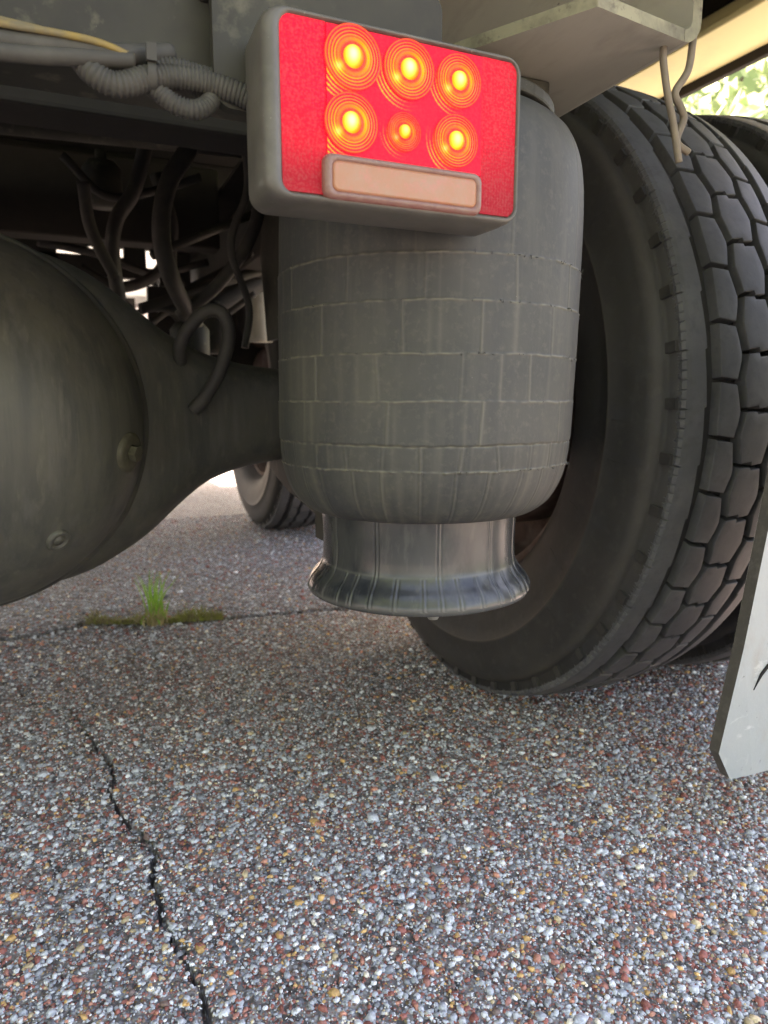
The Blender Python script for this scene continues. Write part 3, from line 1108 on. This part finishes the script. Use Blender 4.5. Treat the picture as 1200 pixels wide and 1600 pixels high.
def air_spring():
    t = empty('air_spring', (SX, SY, .31), truck, 'dusty ribbed rubber air spring standing on its flared piston')
    rings = [.6165, .5795, .5375, .4986, .4617, .4401]
    bands = [(.6165, .75, 11, 1), (.5795, .6165, 13, 2), (.5375, .5795, 13, 3), (.4986, .5375, 14, 4), (.4617, .4986, 11, 5), (.4401, .4617, 27, 6), (.386, .4401, 29, 7)]
    key = [(.10, .757), (.112, .755), (.124, .748), (.135, .7365), (.1425, .720), (.1465, .700), (.1485, .672), (.149, .63), (.1488, .58), (.148, .53), (.147, .48), (.1465, .462),
           (.1452, .446), (.1420, .430), (.1365, .416), (.128, .403), (.117, .394), (.108, .3905), (.100, .392)]
    kp = spline([(r, 0, z) for r, z in key], 14)[:, (0, 2)]
    # denser rows at the moulded rings
    d = np.concatenate([[0], np.cumsum(np.linalg.norm(np.diff(kp, axis=0), axis=1))])
    base = np.linspace(0, d[-1], 150)
    extra = []
    for z in rings:
        i = np.argmin(np.abs(kp[:, 1] - z))
        extra += [d[i] + q for q in (-.0045, -.003, -.002, -.0012, -.0006, 0, .0006, .0012, .002, .003, .0045)]
    tt = np.sort(np.concatenate([base, extra]))
    PR = np.interp(tt, d, kp[:, 0])
    PZ = np.interp(tt, d, kp[:, 1])
    n = 720
    th = np.arange(n) / n * 2 * PI
    RR = np.repeat(PR[:, None], n, 1)
    ZZ = np.repeat(PZ[:, None], n, 1)
    dust = np.zeros_like(RR)
    for i, z in enumerate(rings):
        wob = .00035 * noise1(n, 20 + i, ((5, 1), (17, .6), (41, .6)))
        g = np.exp(-((ZZ - z - wob[None]) / .0009) ** 2)
        gaps = np.clip(.75 + .6 * noise1(n, 60 + i, ((7, .6), (31, .5), (83, .5))), .12, 1.2)
        amp = .0007 if i not in (4, 5) else (-.0012 if i == 4 else .0006)
        RR += amp * g * gaps[None]
        dust += .6 * g * gaps[None]
        if i == 5:                       # torn scabs along the lowest ring
            RR += .0011 * g * (noise1(n, 99, ((60, 1), (97, 1), (139, .8))) > 1.1)[None]
        step = 1 / (1 + np.exp((ZZ - z - wob[None]) / .0006))
        RR += (.0004 if i != 4 else -.0008) * step
    g0 = np.random.default_rng(8)
    for z0, z1, k, sd_ in bands:
        inb = (ZZ > z0) & (ZZ < z1)
        off = g0.uniform(0, 1)
        for q in range(k):
            a = (q + off + g0.uniform(-.09, .09)) * 2 * PI / k
            lean = g0.normal(0, .012)
            c = a + lean * (ZZ - z0) / (z1 - z0)
            dd = np.abs((th[None] - c + PI) % (2 * PI) - PI) * .148
            st = g0.uniform(.4, 1)
            wdt = .0009 if sd_ < 6 else .0008
            g = np.exp(-(dd / wdt) ** 2) * inb
            RR += .0006 * st * g
            RR -= .0005 * np.exp(-((dd - .0018) / .0008) ** 2) * inb * (1 if sd_ >= 6 else .4)
            dust += (.42 if sd_ < 6 else .30) * st * g
        for q in range(2 * k):           # scuffs between
            a = g0.uniform(0, 2 * PI)
            dd = np.abs((th[None] - a + PI) % (2 * PI) - PI) * .148
            dust += g0.uniform(.04, .20) * np.exp(-(dd / g0.uniform(.0008, .004)) ** 2) * inb
    dust = dust.clip(0, 1)
    RR *= .986
    X = SX - .002 - .022 * (.66 - ZZ) + RR * np.cos(th)[None]
    Y = SY + RR * np.sin(th)[None]
    V = np.stack([X, Y, ZZ], 2).reshape(-1, 3) - (SX, SY, .57)
    m = len(tt)
    i = (np.arange(m - 1)[:, None] * n + np.arange(n)[None]).ravel()
    j = (np.arange(m - 1)[:, None] * n + (np.arange(n) + 1)[None] % n).ravel()
    Fq = np.stack([i, i + n, j + n, j], 1)
    me = bpy.data.meshes.new('bellows')
    me.vertices.add(len(V))
    me.vertices.foreach_set('co', V.ravel())
    me.loops.add(Fq.size)
    me.loops.foreach_set('vertex_index', Fq.ravel())
    me.polygons.add(len(Fq))
    me.polygons.foreach_set('loop_start', np.arange(0, Fq.size, 4))
    me.polygons.foreach_set('use_smooth', np.ones(len(Fq), bool))
    me.update(calc_edges=True)
    at = me.attributes.new('dust', 'FLOAT', 'POINT')
    at.data.foreach_set('value', dust.ravel())
    me.materials.append(M['bellows'])
    link('bellows', me, (SX, SY, .57), t, 0, 'dusty grey green rubber bellows with moulded rings')
    # rubber whiskers left on the rings
    mb = MB()
    for z in rings[:4] + rings[5:]:
        for q in range(26):
            a = g0.uniform(PI, 2 * PI + .6)
            r = .1470 if z > .5 else .1448
            p = np.array((SX - .002 - .022 * (.66 - z) + r * math.cos(a), SY + r * math.sin(a), z))
            o = np.array((math.cos(a), math.sin(a), 0))
            L = g0.uniform(.001, .0034)
            mb.tube([p, p + o * L * .6 + (0, 0, g0.normal(0, .0006)), p + o * L + (0, 0, g0.normal(0, .0012))], [.0003] * 40, 4, res=3)
    w_ = mb.build('moulding_whiskers', 'bellows', t, recalc=False)
    w_['kind'] = 'stuff'
    # piston
    kp = [(.085, .42), (.0965, .405), (.0965, .36), (.0970, .346), (.0985, .3375), (.1025, .330), (.1080, .3235), (.1112, .3180), (.1130, .3125), (.1124, .3085), (.1095, .3055), (.095, .3035)]
    q = spline([(r, 0, z) for r, z in kp], 10)[:, (0, 2)]
    n = 720
    th = np.arange(n) / n * 2 * PI
    RR = np.repeat(q[:, :1], n, 1)
    ZZ = np.repeat(q[:, 1:], n, 1)
    dust = np.zeros_like(RR)
    for k in range(34):
        a = k * 2 * PI / 34 + g0.uniform(-.05, .05)
        dd = np.abs((th[None] - a + PI) % (2 * PI) - PI) * .1
        low = ZZ < (.337 if k % 3 else .40)
        g = np.exp(-(dd / .0008) ** 2) * low * g0.uniform(.4, 1)
        RR += .0006 * g * (ZZ > .3105)
        RR -= .0006 * np.exp(-((dd - .0018) / .0007) ** 2) * low * (ZZ > .3105)
        dust += .35 * g
    dust += .8 * np.exp(-((ZZ - .3105) / .003) ** 2) + .5 * np.exp(-((ZZ - .338) / .0012) ** 2)
    RR += .0004 * noise1(n, 12, ((3, 1), (5, .6), (11, .4)))[None]
    RR *= 1.03
    V = np.stack([RR * np.cos(th)[None], RR * np.sin(th)[None], ZZ - .36], 2).reshape(-1, 3)
    m = len(q)
    i = (np.arange(m - 1)[:, None] * n + np.arange(n)[None]).ravel()
    j = (np.arange(m - 1)[:, None] * n + (np.arange(n) + 1)[None] % n).ravel()
    Fq = np.stack([i, i + n, j + n, j], 1).tolist() + [[(m - 1) * n + k for k in range(n)]]
    me = bpy.data.meshes.new('piston')
    me.from_pydata(V.tolist(), [], Fq)
    me.polygons.foreach_set('use_smooth', [True] * (len(Fq) - 1) + [False])
    me.update()
    at = me.attributes.new('dust', 'FLOAT', 'POINT')
    at.data.foreach_set('value', dust.clip(0, 1).ravel())
    me.materials.append(M['piston'])
    link('piston', me, (SX - .0095, SY + .0034, .36), t, 0, 'scuffed grey piston with a flared foot under the bellows')
    mb = MB()
    mb.lathe([(.006, .002), (.006, -.010), (.0048, -.0125), (.0001, -.0128)], (SX - .028, SY - .067, .3035), 2, 16)
    mb.lathe([(.009, .0005), (.009, -.003), (.006, -.003)], (SX - .028, SY - .067, .3035), 2, 6, 0, False)
    mb.build('stud', 'bolt', t)
    mb = MB()
    mb.lathe([(.010, .002), (.010, -.0045), (.0001, -.0045)], (SX - .004, SY - .075, .3035), 2, 6, 0, False)
    mb.build('nut', 'bolt', t)
    mb = MB()
    mb.lathe([(.0001, .757), (.115, .757), (.115, .768), (.0001, .768)], (SX, SY, 0), 2, 48, 0, False)
    mb.box(SX - .04, SX + .10, SY - .05, SY + .05, .768, .799)
    mb.build('top_plate', 'frame', t, .002)


air_spring()
# suspension arm and damper behind the spring
mb = MB()
mb.prism([(.70, .350), (.80, .345), (1.0, .37), (1.10, .395), (1.10, .43), (.98, .425), (.78, .40), (.70, .395)], 0, .285, .375)
mb.prism([(.705, .345), (.765, .345), (.765, .415), (.72, .415), (.705, .40)], 0, .250, .284)
mb.build('trailing_arm', 'frame', truck, .004)
mb = MB()
mb.tube([(.46, 1.20, .55), (.40, 1.28, .86)], .022, 18)
mb.tube([(.44, 1.22, .62), (.398, 1.285, .90)], .03, 18)
mb.build('shock_absorber', 'dark', truck)

# ---- tail light
LY = .45


def glow_attr(me, cols):
    at = me.attributes.new('glow', 'FLOAT_COLOR', 'POINT')
    a = np.ones((len(me.vertices), 4))
    a[:, :3] = cols
    at.data.foreach_set('color', a.ravel())


def rrect(x0, x1, z0, z1, r, n=6):
    p = []
    for cx, cz, a0 in ((x1 - r, z1 - r, 0), (x0 + r, z1 - r, PI / 2), (x0 + r, z0 + r, PI), (x1 - r, z0 + r, 1.5 * PI)):
        for k in range(n + 1):
            a = a0 + k * PI / 2 / n
            p.append((cx + r * math.cos(a), cz + r * math.sin(a)))
    return p


def loft(rings, mb, mi=0, cap=True, smooth=True):
    """rings = [(poly, y)] joined in order, last one capped"""
    n = len(rings[0][0])
    v = [(x, y, z) for P, y in rings for x, z in P]
    f = [(k * n + i, k * n + (i + 1) % n, (k + 1) * n + (i + 1) % n, (k + 1) * n + i) for k in range(len(rings) - 1) for i in range(n)]
    mb.add(v, f, mi, smooth)
    if cap:
        mb.add(rings[-1][0] and [(x, rings[-1][1], z) for x, z in rings[-1][0]], [tuple(range(n))], mi)


def tail_light():
    t = empty('tail_light', (.213, LY + .05, .68), truck, 'lit red tail light box with six glowing round lamps and dusty rim')
    x0, x1, z0, z1 = .1185, .3035, .6235, .7345
    mb = MB()
    R_ = lambda d, r, l=0: rrect(x0 + d + l, x1 - d, z0 + d, z1 - d, r)
    loft([(R_(.002, .012), LY + .050), (R_(.0005, .012), LY + .046), (R_(0, .012), LY + .02), (R_(.0003, .012), LY + .007), (R_(.0012, .0115, .001), LY + .0022), (R_(.0026, .0105, .004), LY), (R_(.0038, .009, .0065), LY + .0010),
          (R_(.0046, .008, .0075), LY + .0040)], mb)
    loft([(R_(.0025, .012), LY + .0505), (R_(.02, .012), LY + .0508)], mb)
    mb.build('lamp_housing', 'housing', t, 0, 'dusty grey rim and box of the tail light')
    # red reflector fields left and right
    for a0, a1 in ((.1300, .1588), (.2712, .2992)):
        nx, nz = 26, 60
        zl, zh = .6290, .7298
        X, Z = np.meshgrid(np.linspace(a0, a1, nx), np.linspace(zl, zh, nz))
        if a0 > .2:                       # follow the rounded corners on the outside
            pull = np.maximum(0, .006 - np.minimum(Z - zl, zh - Z)) / .006
            X = a0 + (X - a0) * (1 - .16 * pull ** 2)
        V = np.column_stack([X.ravel(), np.full(X.size, LY + .0022), Z.ravel()])
        c = np.array([(a0 + a1) / 2, LY + .0022, .6795])
        i = (np.arange(nz - 1)[:, None] * nx + np.arange(nx - 1)[None]).ravel()
        me = bpy.data.meshes.new('reflector')
        Fq = np.stack([i, i + 1, i + nx + 1, i + nx], 1)
        cor = [0, nx - 1, nx * nz - 1, nx * (nz - 1)]
        bv = [(V[q][0], LY + .006, V[q][2]) for q in cor]
        nV = len(V)
        me.from_pydata((np.vstack([V, bv]) - c).tolist(), [], Fq.tolist() + [(cor[0], nV, nV + 1, cor[1]), (cor[1], nV + 1, nV + 2, cor[2]), (cor[2], nV + 2, nV + 3, cor[3]), (cor[3], nV + 3, nV, cor[0])])
        me.materials.append(M['reflector'])
        # lit from the lamps inside: strongest next to them
        zz, xx = V[:, 2], V[:, 0]
        k = np.clip((zz - .632) / .055, .10, 1) * (.85 if a0 < .2 else .42)
        if a0 > .2:
            k = k * np.interp(xx, [a0, a1], [1.25, .75])
        else:
            k = k * np.interp(xx, [a0, a1], [.95, 1.05])
        col = np.ones((nV + 4, 3)) * .02
        col[:nV] = np.stack([1.25 * k, .0 * k, .04 * k + .003], 1)
        glow_attr(me, col)
        link('reflector', me, c, t, 0, 'red honeycomb reflector field')
    # centre red lens, with the lamp rings raised on it
    lam = [(.1766, .7120, .0188, 1.25), (.2156, .7115, .0178, 1.05), (.2526, .7106, .0165, .8), (.1752, .6735, .0178, 1.05), (.2122, .6732, .0118, .5), (.2509, .6730, .0165, .75)]
    nx, nz = 250, 170
    X, Z = np.meshgrid(np.linspace(.1592, .2708, nx), np.linspace(.6535, .7290, nz))
    V = np.column_stack([X.ravel(), np.full(X.size, LY + .0012), Z.ravel()])
    c = np.array([.215, LY + .0012, .691])
    i = (np.arange(nz - 1)[:, None] * nx + np.arange(nx - 1)[None]).ravel()
    me = bpy.data.meshes.new('red_lens')
    nV = len(V)
    bv = [(.1592, LY + .007, .6535), (.2708, LY + .007, .6535), (.2708, LY + .007, .7290), (.1592, LY + .007, .7290)]
    cor = [0, nx - 1, nx * nz - 1, nx * (nz - 1)]
    me.from_pydata((np.vstack([V, bv]) - c).tolist(), [], np.stack([i, i + 1, i + nx + 1, i + nx], 1).tolist() +
                   [(cor[0], nV, nV + 1, cor[1]), (cor[1], nV + 1, nV + 2, cor[2]), (cor[2], nV + 2, nV + 3, cor[3]), (cor[3], nV + 3, nV, cor[0])])
    me.materials.append(M['red_lens'])
    k = .95
    col = np.ones((nV + 4, 3)) * .05
    col[:nV] = (1.02, .0, .035)
    xx, zz = V[:, 0], V[:, 2]
    for lx, lz, lr, st in lam:
        # arcs cut in the lens towards the lower left of each lamp catch its light
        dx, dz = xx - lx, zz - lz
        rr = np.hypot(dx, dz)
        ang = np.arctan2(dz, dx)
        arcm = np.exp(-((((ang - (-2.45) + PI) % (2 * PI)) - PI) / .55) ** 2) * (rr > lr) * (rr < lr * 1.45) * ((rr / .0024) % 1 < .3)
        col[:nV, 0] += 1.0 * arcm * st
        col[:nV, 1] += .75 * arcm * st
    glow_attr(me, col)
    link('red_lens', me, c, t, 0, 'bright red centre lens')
    # six lamps: ringed lens with a glowing dome in the middle
    for q, (lx, lz, lr, st) in enumerate(lam):
        n = 96
        prof, kinds = [], []
        core = lr * .36
        for u in np.linspace(0, 1, 12):
            prof.append((core * math.sin(u * PI / 2) + 1e-5, -.0042 * math.cos(u * PI / 2) - .0006))
            kinds.append(('core', u))
        for u in np.linspace(.0, 1, 64):
            ph = (u * 7) % 1
            prof.append((core * 1.02 + (lr - core * 1.02) * u, -.0003 - .0006 * (1 - ph)))
            kinds.append(('ring', u))
        prof.append((lr + .0001, .0012))
        kinds.append(('ring', 1.0))
        v, cols = [], []
        for (r, y), kd in zip(prof, kinds):
            for k in range(n):
                a = 2 * PI * k / n
                v.append((r * math.cos(a), y, r * math.sin(a)))
                if kd[0] == 'core':
                    # hot chip seen a little to the left of the dome's centre
                    d = math.hypot(r * math.cos(a) + core * .22, (r * math.sin(a) - core * .02) * .72) / core
                    h = math.exp(-(d / .60) ** 2.4)
                    e = (1.0 + 2.5 * h, .20 + 2.6 * h * min(1, st + .2), 1.0 * h ** 2.2 * min(1, st))
                else:
                    u = kd[1]
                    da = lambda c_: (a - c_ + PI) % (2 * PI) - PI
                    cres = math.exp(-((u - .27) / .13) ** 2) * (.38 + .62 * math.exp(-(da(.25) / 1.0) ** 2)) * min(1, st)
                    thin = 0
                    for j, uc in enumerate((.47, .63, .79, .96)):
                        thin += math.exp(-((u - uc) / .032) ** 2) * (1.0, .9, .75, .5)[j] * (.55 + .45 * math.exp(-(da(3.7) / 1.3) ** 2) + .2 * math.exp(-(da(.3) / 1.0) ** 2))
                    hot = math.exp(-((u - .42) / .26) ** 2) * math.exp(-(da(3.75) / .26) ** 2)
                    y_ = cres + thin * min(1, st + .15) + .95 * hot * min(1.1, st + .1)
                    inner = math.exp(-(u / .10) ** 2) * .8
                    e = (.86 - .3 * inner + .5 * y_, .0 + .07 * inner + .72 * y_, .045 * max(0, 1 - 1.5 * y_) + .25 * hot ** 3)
                cols.append(e)
        f = [(i_ * n + k, (i_ + 1) * n + k, (i_ + 1) * n + (k + 1) % n, i_ * n + (k + 1) % n) for i_ in range(len(prof) - 1) for k in range(n)]
        me = bpy.data.meshes.new('lamp')
        me.from_pydata(v, [], f)
        me.polygons.foreach_set('use_smooth', [True] * len(f))
        me.materials.append(M['led'])
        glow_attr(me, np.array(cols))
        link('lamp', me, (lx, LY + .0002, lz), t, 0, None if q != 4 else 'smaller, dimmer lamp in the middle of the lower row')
    # clear lower window in its raised dusty frame
    mb = MB()
    loft([(rrect(.1555, .2705, .6262, .6535, .006), LY + .02), (rrect(.1555, .2705, .6262, .6535, .006), LY - .001), (rrect(.157, .269, .6275, .652, .005), LY - .0038), (rrect(.160, .2665, .6295, .650, .004), LY - .0040),
          (rrect(.161, .2655, .6305, .649, .004), LY - .0026)], mb)
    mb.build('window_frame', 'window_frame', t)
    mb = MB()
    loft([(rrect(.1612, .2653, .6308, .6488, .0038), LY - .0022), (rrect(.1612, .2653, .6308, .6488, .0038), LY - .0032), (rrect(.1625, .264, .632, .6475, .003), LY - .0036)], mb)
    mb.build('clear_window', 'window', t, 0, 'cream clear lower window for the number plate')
    mb = MB()
    P = rrect(.10, .267, .69, .79, .012)
    loft([(P, LY + .062), (P, LY + .0525)], mb)
    mb.add([(x, LY + .062, z) for x, z in P], [tuple(range(len(P)))[::-1]])
    mb.box(.14, .22, LY + .0625, .5295, .70, .77)
    mb.build('mounting_plate', 'frame', t, .002)


tail_light()

# ---- conduits and wires along the crossmember
mb = MB()
mb.tube([(-.30, .50, .713), (-.12, .50, .708), (-.023, .50, .706), (.011, .50, .7085), (.045, .502, .711), (.075, .515, .722)], .0062, 12)
mb.tube([(-.30, .50, .702), (-.12, .498, .698), (-.03, .497, .698), (.02, .497, .703), (.05, .50, .708)], .005, 10)
mb.build('cable', 'conduit', truck, 0, 'dusty grey cables along the rear crossmember')
mb = MB()
mb.tube([(-.3, .494, .716), (-.05, .494, .7125), (.005, .4935, .7125), (.03, .494, .7118), (.05, .4985, .709)], .0022, 8)
mb.tube([(-.3, .497, .719), (-.08, .497, .7185), (-.02, .498, .716), (.01, .502, .716)], .0018, 8)
mb.build('yellow_wire', 'yellow', truck)
mb = MB()
mb.tube([(.0205, .53, .716), (.0205, .508, .706), (.026, .50, .6965), (.036, .498, .6915), (.046, .498, .693), (.058, .50, .699), (.075, .502, .703), (.095, .503, .7035), (.115, .50, .699), (.135, .498, .692), (.16, .505, .69)],
        .0072, 14, ripple=.00042, pitch=.0028)
mb.tube([(.055, .506, .701), (.064, .503, .6935), (.073, .501, .687), (.084, .50, .6845), (.093, .502, .688), (.098, .506, .6955), (.092, .515, .703)], .0058, 14, ripple=.0004, pitch=.0026)
mb.tube([(.05, .512, .708), (.075, .51, .712), (.10, .512, .711), (.12, .52, .716)], .0055, 12, ripple=.0004, pitch=.0026)
mb.build('corrugated_conduit', 'conduit', truck, 0, 'grey corrugated wiring conduit hanging under the crossmember', recalc=False)
mb = MB()
mb.lathe([(.0085, -.0025), (.0088, 0), (.0085, .0025)], (.060, .5, .7005), 0, 16)
mb.box(.057, .063, .4905, .4945, .706, .716)
mb.build('cable_tie', 'conduit', truck)
# dangling wire ends at the rail tail
mb = MB()
mb.tube([(.4895, .515, .806), (.4866, .511, .7877), (.4918, .509, .7605), (.4993, .509, .7409), (.5081, .508, .7078)], .0031, 10)
mb.build('dangling_wire', 'wire', truck, 0, 'straight loose wire end hanging in front of the tyre')
mb = MB()
mb.tube([(.524, .516, .822), (.5195, .512, .8088), (.5142, .510, .7848), (.501, .51, .7646), (.5085, .51, .7535), (.5135, .511, .745), (.508, .512, .7264), (.5223, .512, .7192)], .0033, 10)
mb.build('dangling_wire', 'wire', truck, 0, 'kinked loose wire end hanging in front of the tyre')

# ---- mud flap
mb = MB()
H = lambda z: np.interp(z, [.10, .375, .8], [.4865, .447, .40])
out = [(.5900, .80), (.5820, .44), (.5812, .375), (.5836, .264), (.5812, .146), (.6067, .1095), (.64, .1070), (.97, .104), (.97, .80)]
nf = len(out)
v = [(x, H(z), z) for x, z in out] + [(x + .001, H(z) + .013, z) for x, z in out]
mb.add(v, [tuple(range(nf)), tuple(range(2 * nf - 1, nf - 1, -1))], 0)
mb.add(v, [(i, nf + i, nf + (i + 1) % nf, (i + 1) % nf) for i in range(nf)], 1)
flap = mb.build('mud_flap', ['flap', 'flap_edge'], truck, .001, 'worn grey mud flap with a clipped corner and a slit')
mb = MB()
sp = [(.6115, .2125), (.6165, .230), (.6500, .268), (.6480, .2600), (.6190, .227)]
v = [(x, H(z) - .0006, z) for x, z in sp] + [(x, H(z) + .002, z) for x, z in sp]
mb.add(v, [tuple(range(5)), tuple(range(9, 4, -1))] + [(i, 5 + i, 5 + (i + 1) % 5, (i + 1) % 5) for i in range(5)])
mb.build('slit', 'slit', flap)
mb = MB()
mb.box(.615, .96, .3935, .3975, .76, .81)
mb.box(.61, .96, .3980, .475, .802, .842)
mb.box(.5155, .64, .44, .475, .862, .90)
mb.box(.615, .64, .441, .474, .8425, .8615)
mb.build('flap_hanger', 'dark', truck, .003)

# ---- what fills the dark under the truck
mb = MB()
mb.tube([(-.10, 1.25, .52), (-.06, 2.0, .56), (.0, 2.55, .58)], .055, 20)
mb.build('drive_shaft', 'dark', truck)
mb = MB()
mb.lathe([(.05, 2.95), (.16, 2.96), (.20, 3.05), (.21, 3.3), (.26, 3.4), (.27, 3.7), (.0001, 3.72)], (.02, 0, .70), 1, 30)
mb.box(-.3, .3, 3.45, 5.2, .50, .949)
mb.build('gearbox', 'dark', truck)
for pts, r, lab in ([[(.25, 1.46, 1.05), (.238, 1.45, .972), (.195, 1.44, .897), (.178, 1.44, .813), (.195, 1.46, .731), (.26, 1.6, .66)], .017, 'thick hose curving down behind the axle'],
                    [[(.19, 1.6, 1.06), (.150, 1.6, .925), (.112, 1.6, .86), (.102, 1.62, .79), (.12, 1.7, .68)], .015, None],
                    [[(.21, 1.75, 1.0), (.24, 1.75, .9), (.235, 1.75, .8), (.27, 1.75, .7)], .014, None],
                    [[(.30, 2.0, .78), (.44, 2.02, .86), (.60, 2.02, .97)], .016, None], [[(.30, 1.9, .70), (.46, 1.92, .80), (.62, 1.95, .91)], .03, None],
                    [[(.05, 2.1, .84), (.14, 2.1, .80), (.24, 2.1, .84), (.30, 2.1, .95)], .015, None],
                    [[(.24, 2.3, .98), (.30, 2.3, .90), (.36, 2.3, .78), (.38, 2.3, .6)], .016, None]):
    mb = MB()
    mb.tube(pts, r, 14)
    mb.build('hose', 'hose', truck, 0, lab)
mb = MB()
mb.tube([(.50, 2.0, .66), (.50, 2.0, .80), (.53, 2.02, .92), (.56, 2.1, 1.0)], .035, 18)
mb.build('exhaust_pipe', 'rail', truck)
mb = MB()
mb.tube([(.30, 2.2, .795), (.56, 2.2, .83)], .013, 12)
mb.build('brake_line', 'rail_edge', truck)
g1 = np.random.default_rng(31)
for pts, r, nm, m in ([[(.18, 1.62, .80), (.52, 1.75, .98)], .010, 'tie_rod', 'frame'], [[(.16, 1.70, .70), (.56, 1.85, .86)], .012, 'tie_rod', 'dark'],
                      [[(.10, 1.9, .66), (.20, 1.86, .72), (.34, 1.82, .70), (.44, 1.8, .76)], .008, 'air_line', 'hose'],
                      [[(.02, 1.7, 1.0), (.10, 1.7, .93), (.20, 1.7, .95), (.30, 1.7, .99)], .009, 'air_line', 'hose'],
                      [[(.30, 1.3, .98), (.32, 1.34, .88), (.29, 1.36, .78), (.33, 1.4, .68), (.32, 1.4, .60)], .007, 'air_line', 'hose'],
                      [[(.05, 1.5, .90), (.06, 1.52, .82), (.10, 1.55, .74)], .012, 'air_line', 'hose'],
                      [[(-.05, 2.2, .92), (.10, 2.2, .90), (.24, 2.2, .86), (.40, 2.2, .90)], .011, 'air_line', 'hose'],
                      [[(.22, 1.55, .67), (.30, 1.5, .74), (.36, 1.46, .84), (.38, 1.46, .96)], .013, 'air_line', 'hose'],
                      [[(.14, 2.0, .76), (.20, 2.0, .70), (.26, 2.0, .73), (.30, 2.0, .68)], .009, 'air_line', 'hose']):
    mb = MB()
    mb.tube(pts, r, 10)
    mb.build(nm, m, truck)
mb = MB()
mb.prism([(1.32, .62), (1.48, .62), (1.52, .80), (1.46, 1.0), (1.36, 1.0), (1.30, .78)], 0, .385, .395)
mb.build('spring_hanger', 'frame', truck, .003)
for x, y, z in ((.25, 1.62, .62), (.33, 1.75, .66), (.10, 1.8, .98)):
    mb = MB()
    mb.lathe([(.0001, -.05), (.035, -.05), (.042, -.04), (.042, .03), (.03, .045), (.012, .05), (.012, .07), (.0001, .07)], (x, y, z), 2, 24)
    mb.build('air_valve', 'frame', truck)
# front bulkhead of the body frame with a few openings
mb = MB()
for x0, x1, z0, z1 in ((-.9, -.005, 1.0, 1.234), (.105, 1.0, 1.06, 1.234), (-.004, .104, 1.055, 1.145), (-.9, .30, .95, 1.022), (.222, .30, 1.0225, 1.0595), (.345, .46, .93, 1.0595), (.505, 1.0, .985, 1.0595), (.30, 1.0, .60, .925),
                       (-.9, -.25, .55, .949)):
    mb.box(x0, x1, 2.90, 2.95, z0, z1)
mb.build('bulkhead', 'dark', truck)
mb = MB()
mb.box(.6, 1.1, 3.3, 4.6, .42, .93)
mb.build('fuel_tank', 'dark', truck, .08)

# ================================================================ GRASS IN THE CRACK
gt = MB()
g = np.random.default_rng(21)


def blade(mb, x, y, h, lean, w_, mi):
    a = g.uniform(0, 2 * PI)
    d = np.array((math.cos(a), math.sin(a)))
    s = np.array((-d[1], d[0]))
    v = []
    for t in (0, .35, .7, 1):
        c = np.array((x, y)) + d * lean * t * t
        ww = w_ * (1 - t) ** .7 + .0002
        v += [(*(c + s * ww), h * t), (*(c - s * ww), h * t), (*(c + d * ww * .5), h * t)]
    f = []
    for i in range(3):
        b = i * 3
        f += [(b, b + 2, b + 5, b + 3), (b + 2, b + 1, b + 4, b + 5), (b + 1, b, b + 3, b + 4)]
    mb.add(v, f, mi)


for k in range(30):
    r = abs(g.normal(0, .018))
    a = g.uniform(0, 2 * PI)
    blade(gt, .148 + r * math.cos(a), 1.628 + r * math.sin(a) * .5, g.uniform(.05, .13) * (1 if r < .024 else .55), g.uniform(.015, .07), g.uniform(.0022, .0036), 0)
for k in range(44):
    a = g.uniform(0, 2 * PI)
    r = g.uniform(.003, .034)
    blade(gt, .150 + r * math.cos(a), 1.618 + r * math.sin(a) * .5, g.uniform(.02, .06), g.uniform(.01, .04), g.uniform(.0012, .0022), 1)
t = gt.build('grass_tuft', ['grass', 'dry_grass'], None, 0, recalc=False)
tag(t, 'small tuft of bright green grass growing from the asphalt crack', 'grass tuft')
ms = MB()
for k in range(1300):
    u = g.uniform(0, 1)
    x = .005 + .29 * u
    if .125 < x < .17 and g.uniform() < .7:
        continue
    y = np.interp(x, CRACK2[:, 0], CRACK2[:, 1]) + abs(g.normal(0, .020)) * (1 + .6 * math.sin(x * 60)) - .004
    h = g.uniform(.004, .018) * (1.3 if x > .2 else .8)
    blade(ms, x, y, h, g.uniform(.004, .018), g.uniform(.0010, .0024), 0 if g.uniform() < (.8 if x > .17 else .4) else 1)
o = ms.build('moss', ['moss', 'dry_moss'], None, 0, recalc=False)
tag(o, 'olive brown moss lining the asphalt crack beside the grass', None, None, 'stuff')
